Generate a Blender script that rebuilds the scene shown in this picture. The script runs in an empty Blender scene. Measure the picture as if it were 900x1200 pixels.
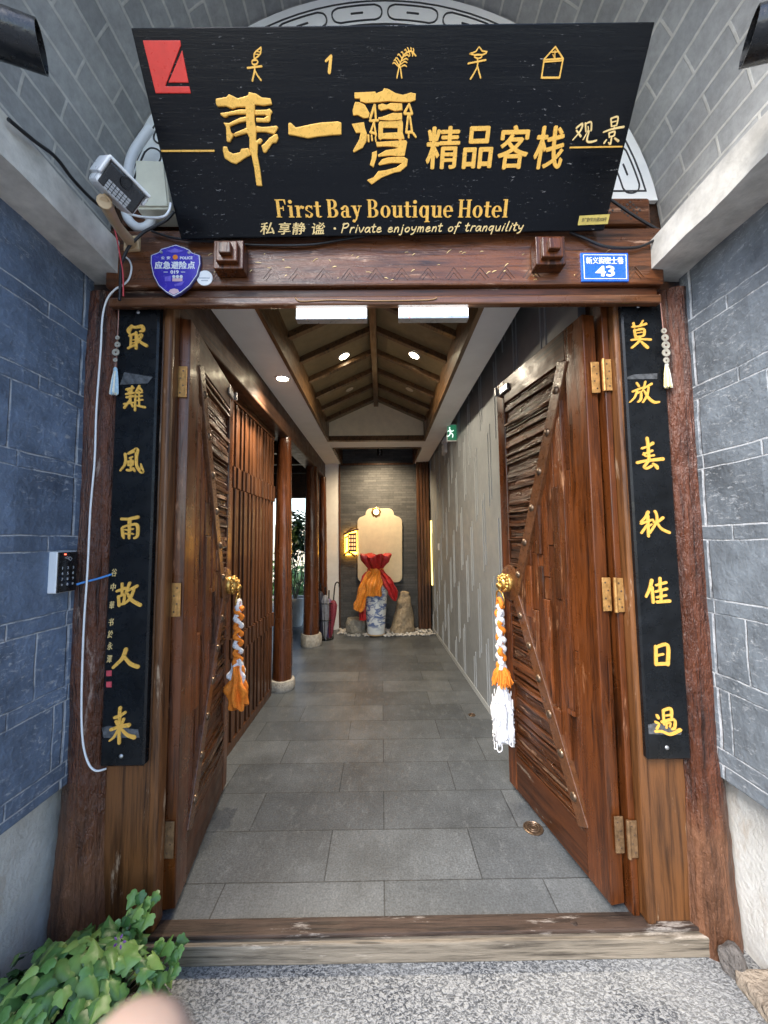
import bpy, bmesh, math, random
from math import sin, cos, pi, radians, sqrt, atan2
from mathutils import Vector, Matrix, noise as mnoise
random.seed(7)
S = bpy.context.scene
COL = S.collection

# ------------------------------------------------------------------ camera, light
F = 451.0
CAM = Vector((0, 0, 1.5))
RC = (Matrix.Rotation(-radians(.4), 3, 'Z') @ Matrix.Rotation(radians(94.2), 3, 'X') @ Matrix.Rotation(radians(-.6), 3, 'Z'))
cd = bpy.data.cameras.new('camera'); cam = bpy.data.objects.new('camera', cd); COL.objects.link(cam)
cam.matrix_world = Matrix.Translation(CAM) @ RC.to_4x4()
cd.sensor_fit = 'VERTICAL'; cd.sensor_height = 36; cd.sensor_width = 27; cd.lens = 36 * F / 1200
cd.clip_start = .005; cd.clip_end = 600
cd.dof.use_dof = True; cd.dof.focus_distance = 2.4; cd.dof.aperture_fstop = 8
S.camera = cam

SUN_EL, SUN_AZ = radians(44), radians(218)     # azimuth measured from +Y clockwise: behind and slightly left of the camera
w = bpy.data.worlds.new('World'); S.world = w; w.use_nodes = True
wn = w.node_tree; bg = wn.nodes['Background']
sky = wn.nodes.new('ShaderNodeTexSky'); sky.sky_type = 'NISHITA'; sky.sun_disc = False
sky.sun_elevation = SUN_EL; sky.sun_rotation = SUN_AZ
wn.links.new(sky.outputs[0], bg.inputs[0]); bg.inputs[1].default_value = .15
sd = bpy.data.lights.new('sun', 'SUN'); sd.energy = 1.5; sd.angle = radians(24); sd.color = (1, .95, .88)
so = bpy.data.objects.new('sun', sd); COL.objects.link(so)
dv = Vector((sin(SUN_AZ) * cos(SUN_EL), cos(SUN_AZ) * cos(SUN_EL), sin(SUN_EL)))
so.rotation_euler = dv.to_track_quat('Z', 'Y').to_euler(); so.location = dv * 20
vs = S.view_settings
vs.view_transform = 'Standard'; vs.look = 'None'; vs.gamma = 1; vs.use_curve_mapping = False; vs.exposure = 1.85
S.cycles.max_bounces = 10; S.cycles.diffuse_bounces = 6; S.cycles.glossy_bounces = 4
S.cycles.use_denoising = True; S.cycles.sample_clamp_indirect = 6

# ------------------------------------------------------------------ photograph pixel (900x1200) -> point on a real plane
def ray(u, v): return RC @ Vector(((u - 450) / F, (600 - v) / F, -1))
def at(u, v, ax, val):
    d = ray(u, v); return CAM + d * ((val - CAM[ax]) / d[ax])
def atX(u, v, x): return at(u, v, 0, x)
def atY(u, v, y): return at(u, v, 1, y)
def atZ(u, v, z): return at(u, v, 2, z)

class Plane:
    """a flat face in the scene: origin, right, up, outward normal"""
    def __init__(s, o, ex, ey):
        s.o = Vector(o); s.ex = Vector(ex).normalized(); ey = Vector(ey)
        s.ey = (ey - s.ex * ey.dot(s.ex)).normalized(); s.n = s.ex.cross(s.ey)
    def px(s, u, v):
        d = ray(u, v); p = CAM + d * ((s.o - CAM).dot(s.n) / d.dot(s.n)) - s.o
        return (p.dot(s.ex), p.dot(s.ey))
    def w(s, a, b, h=0): return s.o + s.ex * a + s.ey * b + s.n * h
    def crop(s, pts, x0, y0, k):
        r = []
        for p in pts:
            q = s.px(x0 + p[0] / k, y0 + p[1] / k)
            r.append(q if len(p) == 2 else (q[0], q[1], p[2] / k))
        return r

# ------------------------------------------------------------------ objects
TR = {}
def tag(o, label=None, cat=None, group=None, kind=None):
    if label: o['label'] = label
    if cat: o['category'] = cat
    if group: o['group'] = group
    if kind: o['kind'] = kind
    return o
def thing(name, label, cat, loc=(0, 0, 0), rot=0, group=None):
    o = bpy.data.objects.new(name, None); COL.objects.link(o); o.empty_display_size = .05
    o.location = loc; o.rotation_euler = (0, 0, rot)
    TR[o] = Matrix.Translation(Vector(loc)) @ Matrix.Rotation(rot, 4, 'Z')
    return tag(o, label, cat, group)

_lift = [0]
def lift():
    _lift[0] = (_lift[0] + 1) % 60
    return _lift[0] * 2.5e-5

class B:
    """collects shapes; build() links them as one mesh object"""
    def __init__(s): s.v = []; s.f = []; s.uv = None
    def add(s, vs, fs):
        n = len(s.v); s.v += [Vector(p) for p in vs]; s.f += [tuple(i + n for i in f) for f in fs]; return s
    def box(s, a, b):
        x0, y0, z0 = a; x1, y1, z1 = b
        return s.add([(x0,y0,z0),(x1,y0,z0),(x1,y1,z0),(x0,y1,z0),(x0,y0,z1),(x1,y0,z1),(x1,y1,z1),(x0,y1,z1)],
                     [(0,3,2,1),(4,5,6,7),(0,1,5,4),(1,2,6,5),(2,3,7,6),(3,0,4,7)])
    def hexa(s, bot, top):
        """eight corner points: 4 below, 4 above"""
        n = len(bot)
        fs = [tuple(range(n))[::-1], tuple(range(n, 2*n))] + [(i, (i+1) % n, n + (i+1) % n, n + i) for i in range(n)]
        return s.add(list(bot) + list(top), fs)
    def obox(s, c, ax, ay, az, sx, sy, sz):
        c = Vector(c); ax, ay, az = [Vector(q).normalized() for q in (ax, ay, az)]
        P = lambda i, j, k: c + ax*(i*sx/2) + ay*(j*sy/2) + az*(k*sz/2)
        return s.hexa([P(-1,-1,-1),P(1,-1,-1),P(1,1,-1),P(-1,1,-1)], [P(-1,-1,1),P(1,-1,1),P(1,1,1),P(-1,1,1)])
    def prism(s, pl, pts, h0, h1, lf=True):
        if lf: h1 += lift()
        return s.hexa([pl.w(p[0], p[1], h0) for p in pts], [pl.w(p[0], p[1], h1) for p in pts])
    def bar(s, p0, p1, wd, th, up=(0, 0, 1)):
        p0, p1 = Vector(p0), Vector(p1); d = (p1 - p0); L = d.length; d.normalize()
        side = d.cross(Vector(up)); side = side.normalized() if side.length > 1e-5 else Vector((1,0,0)); up = side.cross(d)
        return s.obox((p0 + p1)/2, d, side, up, L, wd, th)
    def tube(s, pts, r, seg=8, smooth=4, caps=True):
        pts = [Vector(p) for p in pts]
        rs = r if isinstance(r, (list, tuple)) else [r] * len(pts)
        if smooth and len(pts) > 2: pts, rs = spline(pts, smooth, rs)
        n = len(pts); t0 = (pts[1] - pts[0]).normalized()
        a = t0.orthogonal().normalized(); vs = []
        for i, p in enumerate(pts):
            t = (pts[min(i+1, n-1)] - pts[max(i-1, 0)]).normalized()
            a = (a - t * a.dot(t)).normalized(); b = t.cross(a)
            vs += [p + (a*cos(2*pi*k/seg) + b*sin(2*pi*k/seg)) * rs[i] for k in range(seg)]
        fs = [(i*seg+k, i*seg+(k+1) % seg, (i+1)*seg+(k+1) % seg, (i+1)*seg+k) for i in range(n-1) for k in range(seg)]
        if caps: fs += [tuple(range(seg))[::-1], tuple(range((n-1)*seg, n*seg))]
        return s.add(vs, fs)
    def lathe(s, c, prof, seg=24, warp=None, axis=None):
        """prof: (radius, height) pairs; axis: (ax, ay, az) frame"""
        c = Vector(c); X, Y, Z = axis or (Vector((1,0,0)), Vector((0,1,0)), Vector((0,0,1)))
        vs = []
        for i, (r, z) in enumerate(prof):
            for k in range(seg):
                a = 2*pi*k/seg; rr, zz = (r, z) if warp is None else warp(r, z, a)
                vs.append(c + X*(rr*cos(a)) + Y*(rr*sin(a)) + Z*zz)
        n = len(prof)
        fs = [(i*seg+k, i*seg+(k+1) % seg, (i+1)*seg+(k+1) % seg, (i+1)*seg+k) for i in range(n-1) for k in range(seg)]
        fs += [tuple(range(seg))[::-1], tuple(range((n-1)*seg, n*seg))]
        return s.add(vs, fs)
    def ball(s, c, r, seg=10, sq=(1, 1, 1)):
        c = Vector(c)
        pr = [(sin(pi*i/seg), -cos(pi*i/seg)) for i in range(1, seg)]
        m = len(s.v); s.lathe((0, 0, 0), [(q[0]*r, q[1]*r) for q in [(.02, -1)] + pr + [(.02, 1)]], seg + 4)
        for i in range(m, len(s.v)):
            p = s.v[i]; s.v[i] = Vector((p.x*sq[0], p.y*sq[1], p.z*sq[2])) + c
        return s
    def torus(s, c, R, r, ex, ey, seg=28, sg=8):
        c, ex, ey = Vector(c), Vector(ex).normalized(), Vector(ey).normalized(); n = ex.cross(ey); vs = []
        for i in range(seg):
            a = 2*pi*i/seg; d = ex*cos(a) + ey*sin(a)
            vs += [c + d*(R + r*cos(2*pi*k/sg)) + n*(r*sin(2*pi*k/sg)) for k in range(sg)]
        return s.add(vs, [(i*sg+k, ((i+1) % seg)*sg+k, ((i+1) % seg)*sg+(k+1) % sg, i*sg+(k+1) % sg) for i in range(seg) for k in range(sg)])
    def stroke(s, pl, pts, h0, h1, n=4):
        """brush stroke: (a, b, width) points in plane metres"""
        h1 += lift()
        P = [Vector((p[0], p[1], 0)) for p in pts]; W = [p[2] for p in pts]
        if len(P) > 2: P, W = spline(P, n, W)
        m = len(P); L = []; R = []
        for i in range(m):
            t = (P[min(i+1, m-1)] - P[max(i-1, 0)])
            t = t.normalized() if t.length > 1e-9 else Vector((1, 0, 0)); nn = Vector((-t.y, t.x, 0))
            L.append(P[i] + nn*W[i]/2); R.append(P[i] - nn*W[i]/2)
        t0 = (P[0] - P[1]).normalized() * W[0]/2; t1 = (P[-1] - P[-2]).normalized() * W[-1]/2
        q = .7
        loop = [P[0] + t0, P[0] + (L[0]-P[0])*q + t0*q] + L + [P[-1] + (L[-1]-P[-1])*q + t1*q, P[-1] + t1, P[-1] + (R[-1]-P[-1])*q + t1*q] + R[::-1] + [P[0] + (R[0]-P[0])*q + t0*q]
        N = len(loop); base = len(s.v)
        for h in (h0, h1): s.v += [pl.w(p.x, p.y, h) for p in loop]
        # top strip quads (L[i] index 2+i ; R[i] index: 2+m+3+(m-1-i))
        li = lambda i: 2 + i
        ri = lambda i: 2 + m + 3 + (m - 1 - i)
        T = base + N
        s.f += [(T+li(i+1), T+li(i), T+ri(i), T+ri(i+1)) for i in range(m-1)]
        s.f.append((T+li(0), T+1, T+0, T+N-1, T+ri(0)))
        s.f.append((T+ri(m-1), T+2+m+2, T+2+m+1, T+2+m, T+li(m-1)))
        s.f += [(base+(i+1) % N, base+i, T+i, T+(i+1) % N) for i in range(N)]
        return s
    def text(s, pl, txt, box, h0, h1, bold=0, shear=0, jit=0, fit='both'):
        """box = plane coordinates (a0, b0, a1, b1) that the glyphs fill"""
        c = bpy.data.curves.new('t', 'FONT'); c.body = txt; c.size = 1; c.extrude = .5; c.shear = shear; c.resolution_u = 3
        o = bpy.data.objects.new('t', c); COL.objects.link(o)
        me = bpy.data.meshes.new_from_object(o.evaluated_get(bpy.context.evaluated_depsgraph_get()))
        bpy.data.objects.remove(o); bpy.data.curves.remove(c)
        xs = [v.co.x for v in me.vertices]; ys = [v.co.y for v in me.vertices]
        x0, x1, y0, y1 = min(xs), max(xs), min(ys), max(ys)
        a0, b0, a1, b1 = box; h1 += lift()
        sx = (a1-a0)/(x1-x0); sy = (b1-b0)/(y1-y0); ox = oy = 0
        if fit == 'keep':
            k = min(sx, sy); ox = ((a1-a0) - k*(x1-x0))/2; oy = ((b1-b0) - k*(y1-y0))/2; sx = sy = k
        fs = [tuple(p.vertices) for p in me.polygons]
        for dx, dy in (((0, 0), (bold, 0), (-bold, 0), (0, bold*.6), (0, -bold*.6)) if bold else ((0, 0),)):
            h1 += 2e-5; vs = []
            for v in me.vertices:
                x, y = v.co.x + dx, v.co.y + dy
                vs.append(pl.w(a0 + ox + (x-x0)*sx, b0 + oy + (y-y0)*sy, h0 if v.co.z < 0 else h1))
            s.add(vs, fs)
        bpy.data.meshes.remove(me)
        return s
    def textpx(s, pl, txt, u0, v0, u1, v1, h0, h1, **kw):
        a = pl.px(u0, v1); b = pl.px(u1, v0)
        return s.text(pl, txt, (a[0], a[1], b[0], b[1]), h0, h1, **kw)
    def rough(s, amt, sc=8.0, start=0, seed=0):
        for i in range(start, len(s.v)):
            p = s.v[i]; s.v[i] = p + mnoise.noise_vector(p*sc + Vector((seed, seed*2, 0)))*amt
        return s
    def build(s, name, mat, parent=None, local=False, bevel=0, smooth=None, seg=2, fixn=True):
        M = Matrix.Identity(4)
        if parent is not None: M = TR[parent]
        Mi = M.inverted()
        vs = s.v if local else [Mi @ p for p in s.v]
        me = bpy.data.meshes.new(name); me.from_pydata([tuple(p) for p in vs], [], s.f)
        if s.uv:
            l = me.uv_layers.new(name='UVMap'); 
            for i, q in enumerate(s.uv): l.data[i].uv = q
        if fixn and not s.uv:
            bm = bmesh.new(); bm.from_mesh(me); bmesh.ops.recalc_face_normals(bm, faces=bm.faces[:]); bm.to_mesh(me); bm.free()
        me.materials.append(mat)
        if smooth is not None:
            me.shade_smooth(); me.set_sharp_from_angle(angle=radians(smooth))
        o = bpy.data.objects.new(name, me); COL.objects.link(o)
        if parent is not None: o.parent = parent
        TR[o] = M
        if bevel:
            md = o.modifiers.new('bevel', 'BEVEL'); md.width = bevel; md.segments = seg; md.limit_method = 'ANGLE'; md.angle_limit = radians(40)
            md.harden_normals = False
        return o

def spline(pts, k, rs):
    n = len(pts); P = []; R = []
    for i in range(n-1):
        a, b, c, d = pts[max(i-1, 0)], pts[i], pts[i+1], pts[min(i+2, n-1)]
        for j in range(k):
            t = j/k; P.append(.5*((2*b) + (c-a)*t + (2*a-5*b+4*c-d)*t*t + (3*b-a-3*c+d)*t**3)); R.append(rs[i]*(1-t) + rs[i+1]*t)
    P.append(pts[-1]); R.append(rs[-1]); return P, R
def solo(b, name, mat, label, cat, group=None, kind=None, **kw):
    return tag(b.build(name, mat, **kw), label, cat, group, kind)

# ------------------------------------------------------------------ materials
class Mat:
    def __init__(s, name):
        s.m = bpy.data.materials.new(name); s.m.use_nodes = True; s.nt = s.m.node_tree
        s.p = s.nt.nodes['Principled BSDF']
    def n(s, t, ins={}, **props):
        x = s.nt.nodes.new('ShaderNode' + t)
        for k, v in props.items(): setattr(x, k, v)
        for k, v in ins.items():
            sock = x.inputs[k]
            if hasattr(v, 'is_output'): s.nt.links.new(v, sock)
            else: sock.default_value = v
        return x
    def math(s, op, a, b=0, c=0, clamp=False): return s.n('Math', {0: a, 1: b, 2: c}, operation=op, use_clamp=clamp).outputs[0]
    def ramp(s, fac, stops, interp='LINEAR'):
        x = s.n('ValToRGB', {'Fac': fac}); e = x.color_ramp.elements; x.color_ramp.interpolation = interp
        while len(e) < len(stops): e.new(.5)
        for q, (p, c) in zip(e, stops):
            q.position = p; q.color = (c, c, c, 1) if isinstance(c, (int, float)) else (*c, 1)
        return x.outputs[0]
    def mix(s, f, a, b, mode='MIX'):
        x = s.n('Mix', data_type='RGBA', blend_type=mode)
        for i, v in ((0, f), (6, a), (7, b)):
            if hasattr(v, 'is_output'): s.nt.links.new(v, x.inputs[i])
            else: x.inputs[i].default_value = v if i == 0 else (*v, 1)
        return x.outputs[2]
    def obj(s): return s.n('TexCoord').outputs['Object']
    def geo(s): return s.n('NewGeometry')
    def map(s, vec, scale=(1, 1, 1), loc=(0, 0, 0), rot=(0, 0, 0)): return s.n('Mapping', {'Vector': vec, 'Scale': scale, 'Location': loc, 'Rotation': rot}).outputs[0]
    def noise(s, vec, sc, det=4, rough=.55, dist=0): return s.n('TexNoise', {'Vector': vec, 'Scale': sc, 'Detail': det, 'Roughness': rough, 'Distortion': dist}).outputs[0]
    def bump(s, h, strength=.3, dist=.01, prev=None):
        x = s.n('Bump', {'Height': h, 'Strength': strength, 'Distance': dist})
        if prev is not None: s.nt.links.new(prev, x.inputs['Normal'])
        return x.outputs[0]
    def out(s, col=None, rough=None, normal=None, metal=None, coat=None, coat_rough=.1, spec=None, **kw):
        def put(k, v):
            if v is None: return
            if hasattr(v, 'is_output'): s.nt.links.new(v, s.p.inputs[k])
            else: s.p.inputs[k].default_value = (*v, 1) if isinstance(v, tuple) else v
        put('Base Color', col); put('Roughness', rough); put('Normal', normal); put('Metallic', metal); put('Coat Weight', coat)
        put('Specular IOR Level', spec)
        if coat: put('Coat Roughness', coat_rough); put('Coat Normal', normal)
        for k, v in kw.items(): put(k, v)
        return s.m

def plain(name, col, rough=.5, metal=0, var=.15, sc=12, bump=.05, bsc=60, bd=.004, coat=0, isl=0, spec=None, rvar=.12):
    m = Mat(name); o = m.obj()
    n1 = m.noise(o, sc, 5, .6)
    lo = tuple(c*(1-var) for c in col); hi = tuple(min(1, c*(1+var)) for c in col)
    c = m.ramp(n1, [(.3, lo), (.7, hi)])
    if isl:
        r = m.geo().outputs['Random Per Island']
        c = m.mix(1, c, m.ramp(r, [(0, 1-isl), (1, 1.0)]), 'MULTIPLY')
    nb = m.noise(o, bsc, 4)
    rr = m.n('MapRange', {0: m.noise(o, sc*2.3, 4), 1: .3, 2: .7, 3: max(.02, rough-rvar), 4: min(1, rough+rvar)}).outputs[0]
    return m.out(c, rr, m.bump(nb, bump*4, bd) if bump else None, metal, coat, spec=spec)

def wood(name, c1, c2, axis='Z', sc=1.0, rough=.38, bump=.25, coat=.25, wear=0, wcol=(.3, .24, .18), isl=.3, bd=.004, blotch=.45, warp=.6, dent=.5, fade=None):
    c1 = tuple(q*.5 for q in c1); c2 = tuple(q*.80 for q in c2)
    if coat > .15: coat = min(.6, coat*1.25)
    m = Mat(name); o = m.obj(); isr = m.geo().outputs['Random Per Island']
    off = m.math('MULTIPLY', isr, 13.7)
    v = m.n('VectorMath', {0: o, 1: m.n('CombineXYZ', {0: off, 1: off, 2: off}).outputs[0]}, operation='ADD').outputs[0]
    k = {'X': (.055, 1, 1), 'Y': (1, .055, 1), 'Z': (1, 1, .055)}[axis]
    g = m.map(v, k)
    n1 = m.noise(g, 38*sc, 8, .65, warp)
    n2 = m.noise(g, 150*sc, 5, .6, .2)
    gr = m.math('MULTIPLY_ADD', n2, .35, m.math('MULTIPLY', n1, .8))
    c = m.ramp(gr, [(.40, c1), (.52, tuple((a+b)/2 for a, b in zip(c1, c2))), (.63, c2)])
    big = m.noise(m.map(v, tuple(.3 + .7*q for q in k)), 3.5*sc, 4, .6)
    c = m.mix(1, c, m.ramp(big, [(.3, 1-blotch), (.7, 1.0)]), 'MULTIPLY')
    if isl: c = m.mix(1, c, m.ramp(m.math('FRACT', m.math('MULTIPLY', isr, 5.31)), [(0, 1-isl), (1, 1.0)]), 'MULTIPLY')
    rg = m.n('MapRange', {0: m.noise(v, 9, 5, .6), 1: .3, 2: .7, 3: max(.05, rough-.12), 4: min(1, rough+.16)}).outputs[0]
    if wear:
        wn_ = m.noise(m.map(v, tuple(.12 + .88*q for q in k)), 16, 8, .72)
        f = m.ramp(wn_, [(.625-wear*.3, 0), (.69-wear*.25, .8)])
        c = m.mix(f, c, wcol); rg = m.math('MULTIPLY_ADD', f, .3, rg)
    dn = m.noise(m.map(v, tuple(.35 + .65*q for q in k)), 26, 5, .65)
    ck = m.ramp(m.noise(m.map(v, tuple(q*.8 for q in k)), 30*sc, 3, .5, .4), [(.33, 0), (.37, 1)])       # drying cracks
    c = m.mix(1, c, m.ramp(ck, [(0, .35), (1, 1)]), 'MULTIPLY')
    h = m.math('ADD', m.math('MULTIPLY', ck, .4), m.math('ADD', gr, m.math('MULTIPLY', dn, dent)))
    nb = m.bump(h, bump, bd)
    if fade:                               # varnish worn off towards the ground, with a ragged edge
        ps = m.geo().outputs['Position']; z = m.n('SeparateXYZ', {0: ps}).outputs[2]
        fz = m.math('ADD', z, m.math('MULTIPLY', m.noise(m.map(ps, (1, 1, .3)), 7, 6, .7), .9))
        f = m.ramp(fz, [(.80, 1), (1.0, 0)])
        c = m.mix(f, c, m.ramp(gr, [(.40, (.045, .02, .011)), (.63, fade)])); rg = m.math('MULTIPLY_ADD', f, .3, rg)
        coat = m.math('MULTIPLY_ADD', f, -coat, coat)
    return m.out(c, rg, nb, 0, coat, .13, spec=.35)

def emit(name, col, st):
    m = Mat(name); return m.out((.02, .02, .02), .5, **{'Emission Color': col, 'Emission Strength': st})

M = {}
RED = wood('varnished_wood', (.035, .011, .005), (.17, .062, .026), 'Z', 1, .33, .22, .35, wear=.1, wcol=(.28, .17, .1))
M['stile'] = wood('door_stile_wood', (.036, .009, .003), (.20, .055, .012), 'Z', .9, .3, .4, .22, wear=.05, wcol=(.3, .14, .07))
M['rail'] = wood('door_rail_wood', (.023, .0075, .0028), (.13, .038, .010), 'X', .9, .4, .25, .08, wear=.05)
M['plank_h'] = wood('split_plank_wood', (.008, .003, .0017), (.21, .067, .020), 'X', 1.3, .33, .9, .22, wear=.13, wcol=(.34, .2, .12), isl=.65, bd=.014, warp=1.2)
M['plank_v'] = wood('board_wood', (.022, .006, .0025), (.25, .072, .019), 'Z', 1.2, .3, .8, .22, wear=.12, wcol=(.36, .18, .09), isl=.6, bd=.008, warp=.8)
M['strap'] = plain('strap_wood', (.095, .036, .013), .34, .0, .4, 30, .12, 70, coat=.25)
M['lintel'] = wood('lintel_wood', (.05, .014, .005), (.25, .083, .027), 'X', .9, .32, .45, .3, wear=.11, wcol=(.45, .27, .18), bd=.008, dent=.9)
M['trimx'] = wood('trim_wood', (.06, .02, .009), (.25, .1, .042), 'X', 1, .3, .2, .4, wear=.12, wcol=(.45, .3, .2))
M['jamb'] = wood('jamb_wood', (.075, .027, .009), (.27, .108, .035), 'Z', .8, .42, .3, .12, wear=.09, wcol=(.42, .3, .2), blotch=.4)
M['log'] = wood('log_wood', (.045, .012, .006), (.20, .058, .022), 'Z', .8, .17, 1.0, .42, wear=.08, wcol=(.42, .3, .24), bd=.018, dent=1.6, fade=(.17, .075, .038))
M['oldlog'] = wood('weathered_log_wood', (.05, .023, .013), (.21, .105, .055), 'Z', 1, .55, .9, .05, wear=.14, wcol=(.4, .3, .22), bd=.012)
M['sill'] = wood('sill_wood', (.09, .068, .05), (.40, .335, .255), 'X', 1, .65, .9, .0, wear=.12, wcol=(.5, .44, .37), bd=.006)
M['silldark'] = wood('sill_top_wood', (.028, .019, .016), (.13, .082, .06), 'X', 1, .6, .8, .0, wear=.14, wcol=(.40, .36, .32), bd=.006)
M['slat'] = wood('slat_wood', (.055, .018, .007), (.20, .075, .029), 'Z', 1, .4, .2, .2, isl=.35)
M['colwood'] = wood('column_wood', (.06, .017, .007), (.21, .066, .022), 'Z', .8, .17, .5, .45, isl=.1, bd=.008)
M['darkwood'] = wood('dark_wood', (.03, .013, .007), (.12, .052, .024), 'Y', 1, .5, .25, .05)
M['rafter'] = wood('rafter_wood', (.085, .042, .017), (.23, .12, .048), 'Y', 1, .42, .2, .1, isl=.15)
M['post'] = wood('post_wood', (.06, .023, .01), (.2, .085, .036), 'Z', 1.2, .42, .4, .15, isl=.3)
m = Mat('black_lacquer'); o = m.obj(); gx = m.map(o, (.06, 1, 1))
n1 = m.noise(gx, 60, 6, .7); n2 = m.noise(gx, 9, 6, .7); sc_ = m.ramp(m.noise(m.map(o, (.25, 1, 1)), 115, 6, .75), [(.628, 0), (.668, 1)])
c = m.mix(m.math('MULTIPLY', sc_, m.ramp(m.noise(o, 3.5, 3), [(.42, 0), (.6, .9)])), (.0035, .0042, .006), (.30, .29, .28))
M['black'] = m.out(c, m.n('MapRange', {0: n2, 1: .3, 2: .7, 3: .12, 4: .34}).outputs[0], m.bump(n1, .35, .003), spec=.2)
M['boardblack'] = plain('couplet_black_paint', (.006, .007, .0085), .3, 0, .5, 14, .04, 90, .002, spec=.3)
M['gold'] = plain('gold_paint', (.88, .49, .095), .32, .25, .07, 30, .05, 140, .002)
M['goldpale'] = plain('pale_gold_paint', (.85, .62, .27), .4, .15, .15, 60, .04)
M['goldedge'] = plain('engraved_edge_gold', (.45, .2, .03), .4, .3, .2, 60, .04)
M['brass'] = plain('brass', (.62, .38, .11), .32, .85, .35, 50, .12, 90)
M['brassdull'] = plain('worn_brass', (.50, .27, .09), .42, .6, .35, 40, .1, 90)
M['iron'] = plain('bronzed_rivet_metal', (.16, .11, .075), .35, .75, .3, 30, .08)
M['brassdark'] = plain('tarnished_brass', (.20, .12, .06), .5, .5, .4, 40, .15, 90)
M['dustystone'] = plain('dusty_stone', (.30, .245, .19), .9, 0, .35, 9, .5, 50, .01)
M['darkstone'] = plain('dark_rubble', (.14, .125, .115), .9, 0, .35, 20, .5, 60, .01)
M['steel'] = plain('brushed_steel', (.45, .46, .47), .35, .8, .15, 30, .04)
M['concrete'] = plain('concrete', (.58, .56, .51), .85, 0, .3, 9, .12, 90, .003)
M['white'] = plain('white_paint', (.88, .885, .87), .5, 0, .06, 8, .03)
M['ceilw'] = plain('ceiling_paint', (.74, .745, .74), .7, 0, .05, 5, .02)
M['cream'] = plain('cream_plaster', (.74, .64, .46), .7, 0, .08, 10, .06)
M['greywall'] = plain('grey_wall_panel', (.225, .24, .25), .55, 0, .10, 4, .03, 60)
M['rib'] = plain('pale_wall_rib', (.40, .42, .43), .5, 0, .05, 10, .02)
M['ink'] = plain('dark_ink', (.03, .03, .032), .6, 0, .3, 20, .02)
M['greyrelief'] = plain('grey_relief', (.33, .33, .33), .8, 0, .5, 16, .5, 25, .02)
M['plasticw'] = plain('white_plastic', (.74, .75, .76), .35, 0, .05, 10, .02)
M['plasticc'] = plain('cream_plastic', (.74, .72, .58), .4, 0, .08, 12, .02)
M['plastict'] = plain('tan_plastic', (.52, .37, .21), .45, 0, .12, 12, .02)
M['blackplastic'] = plain('black_plastic', (.012, .0125, .014), .25, 0, .3, 20, .02, coat=.3)
M['cable'] = plain('black_cable_rubber', (.013, .014, .017), .42, 0, .3, 20, .02)
M['redwire'] = plain('red_wire', (.55, .06, .07), .4, 0, .1, 20, 0)
M['bluewire'] = plain('blue_wire', (.05, .22, .55), .4, 0, .1, 20, 0)
M['red'] = plain('red_emblem_paint', (.78, .045, .03), .35, 0, .08, 30, .03)
M['badgeblue'] = plain('badge_blue_enamel', (.045, .03, .42), .22, 0, .12, 20, .0, coat=.5)
M['badgerim'] = plain('badge_dark_rim', (.05, .045, .16), .35, .2, .1, 20, 0)
M['lilac'] = plain('badge_lilac', (.17, .13, .62), .3, 0, .1, 20, 0)
M['pink'] = plain('badge_pink', (.72, .5, .55), .4, 0, .1, 20, 0)
M['plateblue'] = plain('address_plate_blue', (.012, .12, .62), .3, 0, .06, 20, 0, coat=.3)
M['sticker'] = plain('yellow_sticker', (.62, .48, .12), .5, 0, .15, 30, .02)
M['orange'] = plain('orange_cloth', (.86, .24, .02), .75, 0, .2, 60, .25, 160, .003)
M['whitecloth'] = plain('white_cloth', (.80, .80, .82), .8, 0, .08, 60, .25, 160, .003)
M['redcloth'] = plain('red_satin', (.42, .018, .02), .38, 0, .35, 25, .1, 80)
M['orangesatin'] = plain('orange_satin', (.72, .26, .035), .45, 0, .3, 60, .25, 90)
M['stone'] = plain('tan_rock', (.36, .29, .2), .85, 0, .4, 18, .6, 45, .01)
M['stoneg'] = plain('grey_rock', (.30, .28, .235), .85, 0, .35, 14, .5, 45, .01)
M['basestone'] = plain('column_base_stone', (.42, .39, .34), .8, 0, .3, 30, .4, 90, .005)
M['pebble'] = plain('white_pebble', (.62, .60, .56), .6, 0, .1, 30, .1, isl=.4)
M['trayceil'] = plain('tray_ceiling_board', (.19, .145, .075), .65, 0, .12, 10, .03)
M['lampblack'] = plain('black_lamp_metal', (.012, .013, .015), .3, .3, .3, 20, .08, 80, coat=.2)
M['skin'] = plain('skin', (.42, .28, .205), .5, 0, .08, 20, .05, 200, .001)
M['skin'].node_tree.nodes['Principled BSDF'].inputs['Subsurface Weight'].default_value = .2
M['skin'].node_tree.nodes['Principled BSDF'].inputs['Subsurface Radius'].default_value = (.01, .004, .002)
M['coin'] = plain('old_coin_metal', (.50, .46, .38), .45, .4, .3, 60, .1)
M['tape'] = plain('clear_tape_residue', (.075, .078, .083), .45, 0, .6, 60, .2, 60)
M['sealred'] = plain('seal_red', (.55, .07, .09), .5, 0, .2, 60, 0)
M['pot'] = plain('white_pot', (.66, .64, .60), .4, 0, .1, 10, .03)
M['soil'] = plain('soil', (.06, .045, .03), .95, 0, .4, 30, .4, 60, .01)
M['green_e'] = emit('exit_sign_green', (.03, .22, .11), .22)
M['white_e'] = emit('exit_pictogram_white', (.8, 1, .9), .5)
M['led_e'] = emit('led_panel_light', (.88, .96, 1.0), 2.2)
M['lamp_e'] = emit('downlight_glow', (1.0, .86, .58), 14)
M['glow_e'] = emit('orange_backlight', (1.0, .42, .03), 7)
M['strip_e'] = emit('yellow_strip_glow', (1.0, .74, .2), 1.2)
M['warm_e'] = emit('panel_lamp_glow', (1.0, .78, .42), 2.2)
M['reddot_e'] = emit('red_indicator', (1, .1, .05), 2)
M['glass_off'] = plain('unlit_downlight_lens', (.50, .45, .36), .4, 0, .05, 10, 0)

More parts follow.
